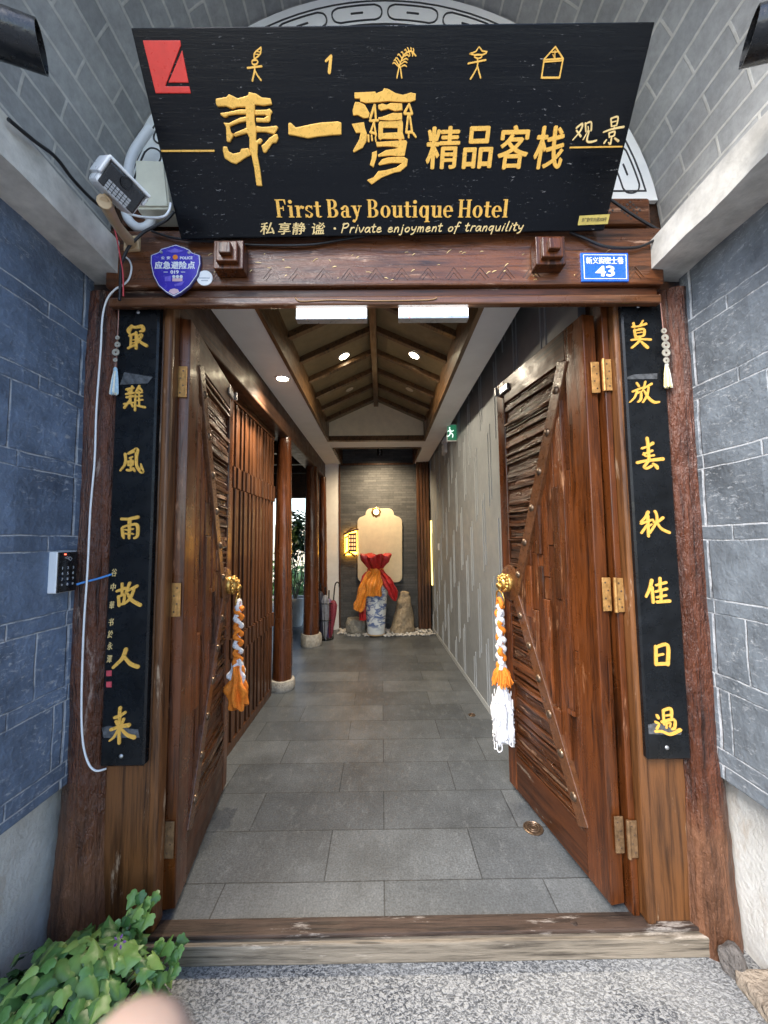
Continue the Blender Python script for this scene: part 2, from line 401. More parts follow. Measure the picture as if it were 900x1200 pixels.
def mat_brick_wall(name, side, base, zoff):
    m = Mat(name); pos = m.geo().outputs['Position']
    wv = m.n('TexNoise', {'Vector': pos, 'Scale': 7, 'Detail': 4}).outputs['Color']
    p2 = m.n('VectorMath', {0: pos, 1: m.n('VectorMath', {0: m.n('VectorMath', {0: wv, 1: (.5,.5,.5)}, operation='SUBTRACT').outputs[0], 'Scale': .016}, operation='SCALE').outputs[0]}, operation='ADD').outputs[0]
    sp = m.n('SeparateXYZ', {0: p2}); y, z = sp.outputs[1], sp.outputs[2]
    zz = m.math('DIVIDE', m.math('SUBTRACT', z, zoff), .287)
    k = m.math('FLOOR', zz); f = m.math('FRACT', zz)
    def line(x, c, wd):      # 1 on the line
        d = m.math('ABSOLUTE', m.math('SUBTRACT', x, c)); return m.ramp(m.math('DIVIDE', d, wd), [(.5, 1), (1, 0)])
    rk = m.n('TexWhiteNoise', {'W': k}, noise_dimensions='1D').outputs[0]
    thin = m.math('LESS_THAN', f, .204)
    l1 = line(f, .008, .0145); l2 = line(f, .204, .0145)
    jy = m.math('FRACT', m.math('ADD', m.math('DIVIDE', y, .24), rk)); j1 = m.math('MULTIPLY', line(jy, .5, .018), thin)
    jy2 = m.math('FRACT', m.math('ADD', m.math('DIVIDE', y, .62), m.math('MULTIPLY', rk, 3.3))); j2 = m.math('MULTIPLY', line(jy2, .5, .0075), m.math('SUBTRACT', 1, thin))
    j3 = m.math('MULTIPLY', line(y, 1.53, .008), m.math('SUBTRACT', 1, thin))
    ln = m.math('MAXIMUM', m.math('MAXIMUM', l1, l2), m.math('MAXIMUM', j1, m.math('MAXIMUM', j2, j3)))
    brk = m.ramp(m.noise(pos, 9, 6, .75), [(.40, .08), (.54, 1)])
    lv = m.math('MULTIPLY', ln, brk)
    n1 = m.noise(pos, 5, 8, .68); n2 = m.noise(pos, 45, 6, .7)
    b = m.mix(m.ramp(n1, [(.3, 0), (.7, 1)]), tuple(c*.52 for c in base), tuple(c*1.42 for c in base))
    kk = m.n('TexWhiteNoise', {'W': m.math('ADD', m.math('FLOOR', m.math('ADD', m.math('DIVIDE', y, .62), m.math('MULTIPLY', rk, 3.3))), m.math('MULTIPLY', k, 7.7))}, noise_dimensions='1D').outputs[0]
    b = m.mix(1, b, m.ramp(kk, [(0, .85), (1, 1.12)]), 'MULTIPLY')
    sc = m.ramp(m.noise(m.map(pos, (1, 1, 2.5)), 26, 8, .8, .6), [(.545, 0), (.63, .7)])       # scuffs of old whitewash
    b = m.mix(m.math('MULTIPLY', sc, m.ramp(m.noise(pos, 2.3, 4), [(.42, .15), (.6, 1)])), b, (.55, .57, .59))
    sp2 = m.ramp(m.n('TexVoronoi', {'Vector': pos, 'Scale': 38}).outputs[0], [(.05, .5), (.11, 0)])
    b = m.mix(m.math('MULTIPLY', sp2, m.ramp(n1, [(.5, 0), (.6, 1)])), b, (.42, .44, .45))
    b = m.mix(m.math('MULTIPLY', lv, .85 if side else .6), b, (.62, .64, .66))
    wvb = m.n('TexWave', {'Vector': m.map(pos, (1, 1, 1), rot=(.5, 0, 0)), 'Scale': 22, 'Distortion': 9, 'Detail': 3, 'Detail Scale': 1.2}).outputs[0]
    h = m.math('ADD', m.math('MULTIPLY', n1, 1.2), m.math('ADD', m.math('MULTIPLY', n2, .4), m.math('MULTIPLY', wvb, .16)))
    h = m.math('SUBTRACT', h, m.math('MULTIPLY', ln, .9))
    return m.out(b, m.math('MULTIPLY_ADD', n2, .3, .4), m.bump(h, .55 if side else .8, .010), spec=.4)
M['wall_l'] = mat_brick_wall('blue_grey_painted_brick', 0, (.120, .166, .245), 1.470)
M['wall_r'] = mat_brick_wall('grey_blue_painted_brick', 1, (.172, .198, .224), 1.486)

def mat_brick(name, bw, bh, c1, c2, mort, msize=.012, vec='uv', off=.5, rough=.8, bump=.4, bias=0, nsc=30):
    m = Mat(name)
    v = m.n('TexCoord').outputs['UV'] if vec == 'uv' else None
    pos = m.geo().outputs['Position']
    if vec != 'uv':
        sp = m.n('SeparateXYZ', {0: pos}); ia, ib = {'xz': (0, 2), 'yz': (1, 2), 'xy': (0, 1)}[vec]
        v = m.n('CombineXYZ', {0: sp.outputs[ia], 1: sp.outputs[ib]}).outputs[0]
    wv = m.n('TexNoise', {'Vector': pos, 'Scale': 6, 'Detail': 3}).outputs['Color']
    v = m.n('VectorMath', {0: v, 1: m.n('VectorMath', {0: wv, 'Scale': .006}, operation='SCALE').outputs[0]}, operation='ADD').outputs[0]
    t = m.n('TexBrick', {'Vector': v, 'Color1': (*c1, 1), 'Color2': (*c2, 1), 'Mortar': (*mort, 1), 'Scale': 1, 'Mortar Size': msize*bh, 'Mortar Smooth': .3, 'Bias': bias, 'Brick Width': bw, 'Row Height': bh}, offset=off)
    n1 = m.noise(pos, 3, 6, .65); n2 = m.noise(pos, nsc, 7, .7)
    c = m.mix(1, t.outputs[0], m.ramp(n1, [(.3, .75), (.7, 1.15)]), 'MULTIPLY')
    c = m.mix(1, c, m.ramp(n2, [(.3, .82), (.7, 1.15)]), 'MULTIPLY')
    h = m.math('SUBTRACT', m.math('MULTIPLY', n2, .7), m.math('MULTIPLY', t.outputs[1], 1.0))
    return m, c, h, n2, t
m, c, h, n2, t = mat_brick('vault_brick', .30, .088, (.29, .295, .292), (.39, .388, .375), (.52, .505, .465), .07)
M['vault'] = m.out(c, .82, m.bump(h, .5, .006))
m, c, h, n2, t = mat_brick('slate_brick', .22, .042, (.062, .067, .073), (.105, .11, .115), (.05, .053, .056), .06, 'xz', .37)
M['slate'] = m.out(c, .75, m.bump(h, .7, .012))
m, c, h, n2, t = mat_brick('floor_tile', .70, .303, (.070, .079, .088), (.112, .123, .132), (.038, .042, .045), .011, 'xy', .38, nsc=70)
fx = m.geo().outputs['Position']
c = m.mix(1, c, m.ramp(m.noise(fx, 2.2, 5, .65), [(.3, .76), (.7, 1.22)]), 'MULTIPLY')
c = m.mix(m.ramp(m.noise(m.map(fx, (1, .45, 1)), 17, 9, .78), [(.53, 0), (.68, .32)]), c, (.21, .222, .23))
c = m.mix(1, c, m.ramp(m.noise(fx, 120, 4, .7), [(.35, .68), (.65, 1.32)]), 'MULTIPLY')
M['floor'] = m.out(c, m.math('MULTIPLY_ADD', n2, .35, .22), m.bump(h, .35, .004))

m = Mat('bush_hammered_granite'); o = m.geo().outputs['Position']
st = m.map(o, (1, 1.5, 1), rot=(0, 0, .6))
n1 = m.noise(st, 80, 3, .6, 1.0); n2 = m.noise(o, 260, 3, .6); n3 = m.noise(o, 3, 4)
g = m.math('MULTIPLY_ADD', n2, .22, m.math('MULTIPLY', n1, .9))
c = m.ramp(g, [(.46, (.032, .036, .044)), (.535, (.13, .138, .15)), (.63, (.33, .334, .335))])
c = m.mix(m.ramp(n3, [(.42, 0), (.66, .3)]), c, (.5, .5, .48))
M['granite'] = m.out(c, .75, m.bump(n1, .8, .012))

m = Mat('lime_plaster'); o = m.geo().outputs['Position']
n1 = m.noise(o, 4, 7, .65); n2 = m.noise(o, 60, 6, .7)
z = m.n('SeparateXYZ', {0: o}).outputs[2]
c = m.ramp(n1, [(.3, (.45, .44, .41)), (.7, (.68, .68, .655))])
c = m.mix(m.ramp(m.noise(m.map(o, (1, 1, .5)), 8, 7, .7), [(.52, 0), (.68, .6)]), c, (.34, .24, .15))
M['plaster'] = m.out(c, .9, m.bump(m.math('ADD', n1, m.math('MULTIPLY', n2, .7)), .8, .012))

def leafmat(name, a, b, c):
    m = Mat(name); r = m.geo().outputs['Random Per Island']; n = m.noise(m.obj(), 60, 3)
    col = m.mix(.35, m.ramp(r, [(0, a), (.5, b), (1, c)]), m.ramp(n, [(.3, a), (.7, b)]))
    return m.out(col, .42, m.bump(n, .2, .002), spec=.5, **{'Transmission Weight': 0.0})
M['ivy'] = leafmat('ivy_leaf', (.028, .085, .024), (.095, .22, .05), (.28, .42, .11))
M['shrub'] = leafmat('shrub_leaf', (.02, .06, .015), (.05, .12, .03), (.12, .2, .05))
M['hedge'] = leafmat('hedge_leaf', (.04, .11, .03), (.09, .2, .05), (.2, .3, .1))
M['redleaf'] = leafmat('red_leaf', (.09, .02, .025), (.16, .05, .06), (.22, .09, .08))
M['stem'] = plain('stem', (.09, .07, .035), .7, 0, .3, 30, .1)
M['purple'] = plain('purple_petal', (.08, .018, .14), .5, 0, .3, 30, 0)

m = Mat('blue_white_porcelain'); o = m.obj()
n1 = m.noise(m.map(o, (1, 1, 1.7)), 7.5, 7, .62, .8); n2 = m.noise(o, 2.2, 2)
f = m.ramp(n1, [(.49, 0), (.54, .8), (.68, 1)])
zz = m.n('SeparateXYZ', {0: o}).outputs[2]
f = m.math('MULTIPLY', f, m.ramp(zz, [(.06, 0), (.16, 1)]))
c = m.mix(f, (.70, .75, .78), m.mix(n1, (.12, .22, .50), (.015, .045, .22)))
M['porcelain'] = m.out(c, .12, None, coat=.5)
# ------------------------------------------------------------------ ground and floor
PZ = -.075
b = B(); b.add([(-150, -150, PZ), (150, -150, PZ), (150, 150, PZ), (-150, 150, PZ)], [(0, 1, 2, 3)])
tag(b.build('paving', M['granite']), kind='structure')
b = B(); b.box((-3.3, 1.645, PZ+.004), (.99, 12, 0)); tag(b.build('floor', M['floor']), kind='structure')

# ------------------------------------------------------------------ entrance walls
def front_wall(sgn, x, x2, zb, mat, label):
    t = thing('brick_wall', label, 'wall', (x, .6, PZ))
    b = B(); xa, xb = sorted((x, x + sgn*.3)); b.box((xa, .3, zb), (xb, 1.585, 2.9)); b.build('brick_face', mat, t, bevel=.006)
    b = B(); xa, xb = sorted((x2, x + sgn*.3)); b.box((xa, .3, PZ), (xb, 1.70, zb))
    p = b.build('plaster_base', M['plaster'], t)
    return t
front_wall(-1, -1.22, -1.30, .575, M['wall_l'], 'blue painted brick wall on the left of the entrance, with the keypad on it')
front_wall(1, 1.30, 1.37, .572, M['wall_r'], 'paler grey painted brick wall on the right of the entrance')

def beam(xa, xb, label):
    b = B(); b.box((xa, .3, 2.615), (xb, 1.60, 2.745)); n = len(b.v)
    bm = bmesh.new(); [bm.verts.new(v) for v in b.v]; bm.verts.ensure_lookup_table(); [bm.faces.new([bm.verts[i] for i in f]) for f in b.f]
    bmesh.ops.subdivide_edges(bm, edges=bm.edges[:], cuts=14, use_grid_fill=True)
    q = B(); bm.verts.index_update(); q.add([v.co.copy() for v in bm.verts], [[v.index for v in f.verts] for f in bm.faces]); bm.free(); q.rough(.007, 9, seed=xa)
    tag(q.build('concrete_beam', M['concrete'], smooth=30), label, 'beam')
beam(-1.40, -1.078, 'rough concrete beam above the blue left wall, under the brick vault')
beam(1.140, 1.50, 'rough concrete beam above the grey right wall, under the brick vault')

# brick barrel vault
VX, VZ, VR = .04, 2.84, 1.26
b = B(); pr = [(VX - VR, 2.745)] + [(VX - VR*cos(pi*i/40), VZ + VR*sin(pi*i/40)) for i in range(41)] + [(VX + VR, 2.745)]
Y0, Y1 = .62, 1.66
al = [0]
for i in range(1, len(pr)): al.append(al[-1] + sqrt((pr[i][0]-pr[i-1][0])**2 + (pr[i][1]-pr[i-1][1])**2))
outer = [(VX + (x-VX)*1.14 - 0, VZ + (z-VZ)*1.14 if z > VZ else z) for x, z in pr]
b.uv = []
n = len(pr); vs = [(x, Y0, z) for x, z in pr] + [(x, Y1, z) for x, z in pr] + [(x, Y0, z) for x, z in outer] + [(x, Y1, z) for x, z in outer]
fs = []
for i in range(n-1):
    fs.append((i, i+1, n+i+1, n+i)); b.uv += [(Y0, al[i]), (Y0, al[i+1]), (Y1, al[i+1]), (Y1, al[i])]
    fs.append((2*n+i, 3*n+i, 3*n+i+1, 2*n+i+1)); b.uv += [(Y0, al[i]), (Y1, al[i]), (Y1, al[i+1]), (Y0, al[i+1])]
    fs.append((i, 2*n+i, 2*n+i+1, i+1)); b.uv += [(0, al[i]), (.16, al[i]), (.16, al[i+1]), (0, al[i+1])]
b.add(vs, fs)
solo(b, 'brick_vault', M['vault'], 'grey brick barrel vault arching over the hotel sign', 'vault', smooth=20)

# lunette with white fretwork
LY = 1.64; LZ = 3.035
LP = Plane((VX, LY, 0), (1, 0, 0), (0, 0, 1))
t = thing('lunette', 'white half round lunette with black fretwork behind the black hotel sign', 'lunette panel', (VX, LY, LZ))
def outline(d, n=40):
    r = VR - .008 - d; zb = LZ + d; a0 = math.asin((zb-VZ)/r)
    return [(r*cos(a), VZ + r*sin(a)) for a in [a0 + (pi-2*a0)*i/n for i in range(n+1)]]
b = B(); b.prism(LP, outline(0), -.02, 0, lf=False); b.build('panel', M['white'], t)
def loop(b, d, wd, h0, h1):
    o = outline(d); 
    pts = o + [o[0]]
    for i in range(len(o)-1):
        q = o[i], o[i+1]; t_ = Vector((q[1][0]-q[0][0], q[1][1]-q[0][1])).normalized(); nn = Vector((-t_.y, t_.x))*wd/2
    oa, ob = outline(d - wd/2), outline(d + wd/2); h1 += lift(); n = len(oa)
    ring = [(oa[i], ob[i]) for i in range(n)] + [(oa[0], ob[0])]
    for (a0, b0), (a1, b1) in zip(ring, ring[1:]):
        b.hexa([LP.w(*q, h0) for q in (a0, a1, b1, b0)], [LP.w(*q, h1) for q in (a0, a1, b1, b0)])
b = B(); loop(b, .045, .007, 0, .002); loop(b, .185, .045, 0, .002); loop(b, .285, .008, 0, .002)
r0 = VR - .01
for k in range(12):                        # the pill shaped fret round the arch
    a0 = .19 + k*(pi-.38)/12 + .012; a1 = .19 + (k+1)*(pi-.38)/12 - .012
    for rr, ww in ((.063, .006), (.142, .006), (.102, .007)):
        q = .05 if rr == .102 else 0
        b.stroke(LP, [((r0-rr)*cos(a), VZ + (r0-rr)*sin(a), ww) for a in [a0 + .03 + q + (a1-a0-.06-2*q)*i/6 for i in range(7)]], 0, .0025, 2)
    for aa, s in ((a0, 1), (a1, -1)):
        b.stroke(LP, [((r0-x)*cos(aa+s*y), VZ + (r0-x)*sin(aa+s*y), .006) for x, y in ((.063, .03), (.075, .008), (.102, 0), (.13, .008), (.142, .03))], 0, .0025, 3)
b.build('fretwork', M['ink'], t)
b = B(); b.prism(LP, outline(.295), 0, .004); b.build('relief', M['greyrelief'], t)

# ------------------------------------------------------------------ building mass behind the frame
t = thing('entrance_block', 'dark plain wall mass framing the corridor behind the door frame', 'wall', (0, 1.7, PZ))
b = B(); b.box((-3.4, 1.668, 2.76), (1.75, 1.745, 4.3)); b.build('upper_wall', M['darkwood'], t)
b = B(); b.box((-3.4, 1.705, PZ), (-1.16, 1.785, 2.759)); b.build('side_wall', M['darkwood'], t); b = B(); b.box((1.0, 1.705, PZ), (1.75, 1.785, 2.759)); b.build('side_wall', M['darkwood'], t)
b = B(); b.box((-3.4, 1.75, 3.66), (1.75, 7.7, 3.76)); b.build('roof', M['darkwood'], t)
b = B(); b.box((-3.4, 1.79, PZ), (-3.3, 7.7, 3.65)); b.build('unseen_lobby_wall', M['greywall'], t)  # out of view, added so less daylight leaks into the interior

# ------------------------------------------------------------------ door frame
t = thing('door_frame', 'brown varnished timber door frame with carved lintel under the hotel sign', 'door frame', (.04, 1.6, PZ))
b = B(); b.box((-1.13, 1.52, 2.553), (1.19, 1.66, 2.80)); b.build('lintel', M['lintel'], t, bevel=.008)
b = B(); b.box((-1.11, 1.54, 2.508), (1.17, 1.60, 2.550)); b.build('lower_rail', M['rail'], t, bevel=.004)
b = B(); b.box((-1.11, 1.515, 2.468), (1.17, 1.548, 2.505)); b.build('head_trim', M['trimx'], t, bevel=.007)
for xa, xb in ((-1.10, -.925), (1.05, 1.222)):
    b = B(); b.box((xa, 1.60, PZ+.085), (xb, 1.66, 2.551)); b.build('jamb_board', M['jamb'], t, bevel=.006)
for xa, xb in ((-.922, -.885), (1.010, 1.047)):
    b = B(); b.box((xa, 1.585, PZ+.085), (xb, 1.655, 2.551)); b.build('jamb_moulding', M['jamb'], t, bevel=.012, seg=3)
for xa, xb in ((-.935, -.912), (.979, 1.007)):
    b = B(); b.box((xa, 1.625, .0), (xb, 1.69, 2.551)); b.build('hinge_stile', M['stile'], t, bevel=.004)
# carved zigzag grooves on the lintel face
b = B(); LF = Plane((0, 1.52, 0), (1, 0, 0), (0, 0, 1))
for k in range(20):
    x = -1.02 + k*.108
    if k in (4, 16): continue
    b.stroke(LF, [(x, 2.585, .004), (x+.035, 2.63, .004), (x+.07, 2.585, .004)], -.002, .0012, 1)
    b.stroke(LF, [(x+.012, 2.578, .003), (x+.035, 2.607, .003), (x+.058, 2.578, .003)], -.002, .0012, 1)
b.build('carved_zigzag', M['strap'], t)
# small paint flecks and scraps of old paper on the lintel
b = B(); rr = random.Random(3)
for k in range(60):
    x = rr.choice((rr.uniform(-.95, -.62), rr.uniform(.5, 1.05), rr.uniform(-.6, .5))); z = rr.uniform(2.57, 2.70); l = rr.uniform(.004, .028); a = rr.uniform(-.9, .9)
    b.stroke(LF, [(x, z, .001), (x + l*cos(a)/2, z + l*sin(a)/2 + .002, rr.uniform(.001, .004)), (x + l*cos(a), z + l*sin(a), .001)], 0, .0008, 2)
b.build('paint_fleck', M['goldpale'], t)
# stepped square studs
for u, v in ((267, 297), (646, 292)):
    c = atY(u, v, 1.46); b = B()
    for s_, y0, y1 in ((.060, 1.465, 1.518), (.042, 1.445, 1.465), (.023, 1.425, 1.445)):
        b.box((c.x - s_, y0, c.z - s_), (c.x + s_, y1, c.z + s_))
    b.build('stud', M['stile'], t, bevel=.004)

# threshold
t = thing('threshold', 'worn timber door sill with a dark top board at the edge of the granite', 'door sill', (.1, 1.58, PZ))
b = B(); b.box((-1.02, 1.553, PZ), (1.235, 1.62, -.004)); b.build('front_board', M['sill'], t, bevel=.006)
b = B(); b.box((-1.02, 1.575, -.0035), (1.225, 1.644, .012)); b.build('top_board', M['silldark'], t, bevel=.004)
b = B(); q = atZ(680, 1097, .012); b.ball((q.x, 1.60, .010), .017, 8, (1, .6, .35)).rough(.004, 60); b.build('knot', M['silldark'], t, smooth=60)

# round posts beside the jambs
def log_post(x, y, r, label, lean):
    t = thing('timber_post', label, 'post', (x, y, PZ))
    def shaft(z0, z1, ra, rb, seed, amt, nz):
        b = B(); pr = [(rb + (ra-rb)*max(0, 1 - (i/nz)/.27)**1.3, z0 + (z1-z0)*i/nz) for i in range(nz+1)]
        b.lathe((x, y, 0), pr, 40)
        for i, p in enumerate(b.v):
            d = Vector((p.x-x, p.y-y, 0)); q = mnoise.noise(Vector((p.x*16, p.y*16, p.z*3.0+seed)))*.6 + mnoise.noise(Vector((p.x*45, p.y*45, p.z*14+seed)))*.4
            b.v[i] = p + d.normalized()*q*amt
        return b
    shaft(PZ, 2.56, r*(1.32 if x < 0 else 1.16), r*.98, x, .012, 150).build('shaft', M['log'], t, smooth=60)
log_post(-1.185, 1.635, .088, 'knobbly varnished timber post between the blue wall and the left black couplet board', 0)
log_post(1.275, 1.635, .088, 'knobbly varnished timber post between the right black couplet board and the grey wall', 0)
b = B(); q = atZ(857, 1115, 0); b.ball((q.x + .0, 1.50, -.03), .06, 10, (.6, .6, .9)).rough(.02, 22)
solo(b, 'stone', M['darkstone'], 'small dark grey stone wedged at the right end of the timber sill', 'stone', smooth=35)
b = B(); b.box((1.235, .5, PZ), (1.369, 1.47, -.02)); b.rough(.008, 6)
solo(b, 'kerb', M['dustystone'], 'dusty low kerb along the foot of the right wall', 'kerb', bevel=.01)

# carved beam behind the sign
za, zb = atY(745, 262, 1.585).z, atY(745, 231, 1.585).z
t = thing('carved_beam', 'brown beam with dark diamond dots peeking out behind the right side of the sign', 'beam', (.04, 1.6, za))
b = B(); b.box((-1.12, 1.585, za), (1.20, 1.64, zb)); b.build('timber', M['lintel'], t, bevel=.012)
b = B(); CP = Plane((0, 1.585, 0), (1, 0, 0), (0, 0, 1)); zc = (za+zb)/2; s_ = .0135
for cx in (-1.0, -.84, .86, .99, 1.11):
    for i in range(-3, 4):
        for j in range(-3, 4):
            if abs(i) + abs(j) <= 3 and (i + j) % 2 == 1:
                x, z = cx + i*s_*1.0, zc + j*s_*.95
                b.prism(CP, [(x - s_*.45, z), (x, z - s_*.45), (x + s_*.45, z), (x, z + s_*.45)], -.003, .0012, lf=False)
b.build('dot_pattern', M['ink'], t)

# ------------------------------------------------------------------ corridor
t = thing('corridor_wall', 'pale grey corridor wall with staggered pairs of thin vertical ribs', 'wall', (.9, 4, 0))
WA, WB = Vector((.965, 1.79, 0)), Vector((.835, 6.70, 0))
wd = (WB - WA).normalized(); WP = Plane(WA, wd, (0, 0, 1))
if WP.n.x > 0: WP.n = -WP.n
b = B(); b.hexa([WA, WB, WB + Vector((.2, 0, 0)), WA + Vector((.2, 0, 0))], [WA + Vector((0,0,3.64)), WB + Vector((0,0,3.64)), WB + Vector((.2,0,3.64)), WA + Vector((.2,0,3.64))])
b.build('panel', M['greywall'], t)
b = B(); rr = random.Random(5); s_ = .12; k = 0
while s_ < 4.75:
    ph = (0, .64, .25, .9)[k % 4] - .9 + rr.uniform(-.08, .08)
    z = ph
    while z < 3.4:
        z0, z1 = max(.03, z), min(3.55, z + .64)
        if z1 - z0 > .1:
            for o_, dz in ((0, 0), (.062, -.06)):
                b.prism(WP, [(s_ + o_ - .004, z0 + dz*(z0 > .1)), (s_ + o_ + .004, z0 + dz*(z0 > .1)), (s_ + o_ + .004, z1 + dz), (s_ + o_ - .004, z1 + dz)], -.004, .007, lf=False)
        z += 1.28
    s_ += .215; k += 1
b.build('rib', M['rib'], t)
b = B(); b.prism(WP, [(0, .0), (4.9, .0), (4.9, .05), (0, .05)], -.004, .006, lf=False); b.build('skirting', M['rib'], t)

CZ = 2.83
t = thing('corridor_ceiling', 'white corridor ceiling with a pitched timber tray in the middle', 'ceiling', (0, 4, CZ))
TX0, TX1, TY0, TY1 = -.68, .57, 1.80, 5.0
HX0, HX1, HY0, HY1 = -.665, .556, 5.47, 6.63
b = B()
b.box((-.965, 1.75, CZ), (TX0-.025, 6.69, CZ+.07)); b.box((TX1+.025, 1.75, CZ), (.812, 6.69, CZ+.07))
b.box((TX0-.024, TY1+.065, CZ+.001), (TX1+.024, HY0, CZ+.07)); b.box((TX0-.024, 1.75, CZ+.001), (TX1+.024, TY0, CZ+.07))
b.build('plasterboard', M['ceilw'], t)
ez, rz, rx = 3.06, 3.345, -.055
b = B()
b.box((TX0-.03, TY0, CZ-.012), (TX0, TY1, ez+.02)); b.box((TX1, TY0, CZ-.012), (TX1+.03, TY1, ez+.02))
b.build('tray_side', M['rafter'], t, bevel=.003)
b = B(); b.box((TX0-.03, TY1, CZ-.014), (TX1+.03, TY1+.07, CZ+.055)); b.build('tray_end', M['rafter'], t, bevel=.003)
b = B(); b.hexa([(TX0, TY1, CZ+.05), (TX1, TY1, CZ+.05), (TX1, TY1, ez), (rx, TY1, rz+.03), (TX0, TY1, ez)], [(TX0, TY1+.05, CZ+.05), (TX1, TY1+.05, CZ+.05), (TX1, TY1+.05, ez), (rx, TY1+.05, rz+.03), (TX0, TY1+.05, ez)])
b.build('gable', M['cream'], t)
b = B()
for xe in (TX0, TX1): b.hexa([(xe, TY0-.1, ez), (rx, TY0-.1, rz), (rx, TY1, rz), (xe, TY1, ez)], [(xe, TY0-.1, ez+.04), (rx, TY0-.1, rz+.04), (rx, TY1, rz+.04), (xe, TY1, ez+.04)])
b.build('tray_board', M['trayceil'], t)
for Y in (1.99, 2.39, 2.79, 3.19, 3.59, 3.99, 4.39, 4.79):
    for xe in (TX0, TX1):
        b = B(); b.hexa([(xe, Y-.025, ez-.05), (rx, Y-.025, rz-.05), (rx, Y+.025, rz-.05), (xe, Y+.025, ez-.05)], [(xe, Y-.025, ez+.01), (rx, Y-.025, rz+.01), (rx, Y+.025, rz+.01), (xe, Y+.025, ez+.01)])
        b.build('rafter', M['rafter'], t, bevel=.004)
b = B(); b.box((rx-.03, TY0-.1, rz-.075), (rx+.03, TY1-.002, rz+.01)); b.build('ridge_beam', M['rafter'], t, bevel=.004)
b = B()
b.box((HX0-.02, HY0, CZ+.07), (HX0, HY1, 3.5)); b.box((HX1, HY0, CZ+.07), (HX1+.02, HY1, 3.5)); b.box((HX0-.02, HY0-.02, CZ+.07), (HX1+.02, HY0, 3.5))
b.build('recess_side', M['darkwood'], t)
b = B(); b.box((HX0-.022, HY0, CZ-.012), (HX0, HY1, CZ+.06)); b.box((HX1, HY0, CZ-.012), (HX1+.022, HY1, CZ+.06)); b.box((HX0-.022, HY0-.03, CZ-.012), (HX1+.022, HY0, CZ+.06))
b.build('recess_trim', M['rafter'], t, bevel=.003)
# left header beam over the slat screen and the columns
b = B(); b.box((-1.15, 1.76, 2.60), (-.97, 6.69, 2.86)); b.rough(.004, 3)
solo(b, 'header_beam', M['darkwood'], 'dark timber beam over the slatted screen and round columns', 'beam', bevel=.01)

# slatted screen
t = thing('slatted_screen', 'reddish slatted timber screen on the left side of the corridor', 'timber screen', (-1.12, 2.8, 0))
b = B(); b.box((-1.17, 1.79, 0), (-1.145, 3.9, 2.6)); b.build('backing', M['darkwood'], t)
b = B(); b.box((-1.145, 1.79, 0), (-1.095, 3.9, .07)); b.build('bottom_rail', M['slat'], t, bevel=.004)
b = B(); b.box((-1.145, 1.79, 2.545), (-1.085, 3.9, 2.598)); b.build('top_rail', M['slat'], t, bevel=.004)
k = 0; y = 1.81
while y < 3.87:
    for r_, (z0, z1) in enumerate(((.072, .66), (.66, .80), (.80, 1.90), (1.90, 2.06), (2.06, 2.543))):
        oo = .028 if r_ % 2 else 0; d = .009 if r_ % 2 else 0
        b = B(); b.box((-1.145, y + oo, z0 + .001), (-1.103 + d + .006*((k*7) % 3), y + oo + .036, z1 - .001))
        if r_ in (0, 2, 4) and len([1]) : b.build('slat', M['slat'], t, bevel=.003)
        elif k % 1 == 0: b.build('cross_slat', M['slat'], t, bevel=.003)
    y += .058 if y < 2.2 else .0655; k += 1

# columns
def column(x, y, r, bh, br, sq, label):
    t = thing('round_column', label, 'column', (x, y, 0), group='columns along the corridor')
    b = B(); b.lathe((x, y, 0), [(r*1.04 - .0006*i, bh - .01 + (2.61-bh)*i/50) for i in range(51)], 32)
    for i, p in enumerate(b.v):
        d = Vector((p.x-x, p.y-y, 0)).normalized(); b.v[i] = p + d*(mnoise.noise(Vector((p.x*9, p.y*9, p.z*2+y)))*.008 + mnoise.noise(Vector((p.x*30, p.y*30, p.z*9+y)))*.004)
    b.build('shaft', M['colwood'], t, smooth=60)
    b = B(); b.lathe((x, y, 0), [(br*.93, 0), (br, .02), (br, bh*.7), (br*.95, bh), (r*.9, bh+.005)], 10 if sq else 28); b.rough(.006, 25); b.build('base_stone', M['basestone'], t, smooth=35)
column(-1.03, 4.06, .098, .10, .128, 0, 'round glossy timber column at the end of the slatted screen, nearest the door')
column(-1.03, 5.68, .112, .17, .152, 1, 'round glossy timber column on a pale rough stone base, beside the umbrellas')
b = B(); b.box((-1.10, 5.80, 0), (-1.05, 6.50, 2.6)); solo(b, 'timber_partition', M['post'], 'dark timber partition behind the umbrella stand', 'partition', bevel=.006)
column(-1.0, 6.60, .08, .08, .10, 0, 'slim dark round column behind the umbrellas, beside the white wall strip')

# far end
t = thing('slate_wall', 'dark slate brick wall closing the far end of the corridor', 'wall', (0, 6.68, 0))
b = B(); b.box((-.72, 6.66, 0), (.86, 6.78, 3.64)); b.build('stone_face', M['slate'], t)
b = B(); b.box((-.735, 6.63, 0), (-.708, 6.657, CZ)); b.build('edge_strip', M['post'], t, bevel=.003)
za = atY(445, 544, 6.65).z
b = B(); b.box((-.70, 6.635, za-.012), (.58, 6.658, za+.018)); b.build('picture_rail', M['post'], t, bevel=.003)
b = B(); b.box((-1.2, 6.64, 0), (-.737, 6.78, 3.64)); solo(b, 'white_wall', M['white'], 'narrow white wall strip left of the slate wall', 'wall')
t = thing('timber_post', 'grooved brown timber post on the right of the slate wall', 'post', (.7, 6.55, 0))
x0, x1 = atY(489, 640, 6.5).x, atY(504, 640, 6.5).x
b = B(); b.box((x0+.01, 6.52, .03), (x1-.01, 6.64, CZ)); b.build('core', M['darkwood'], t)
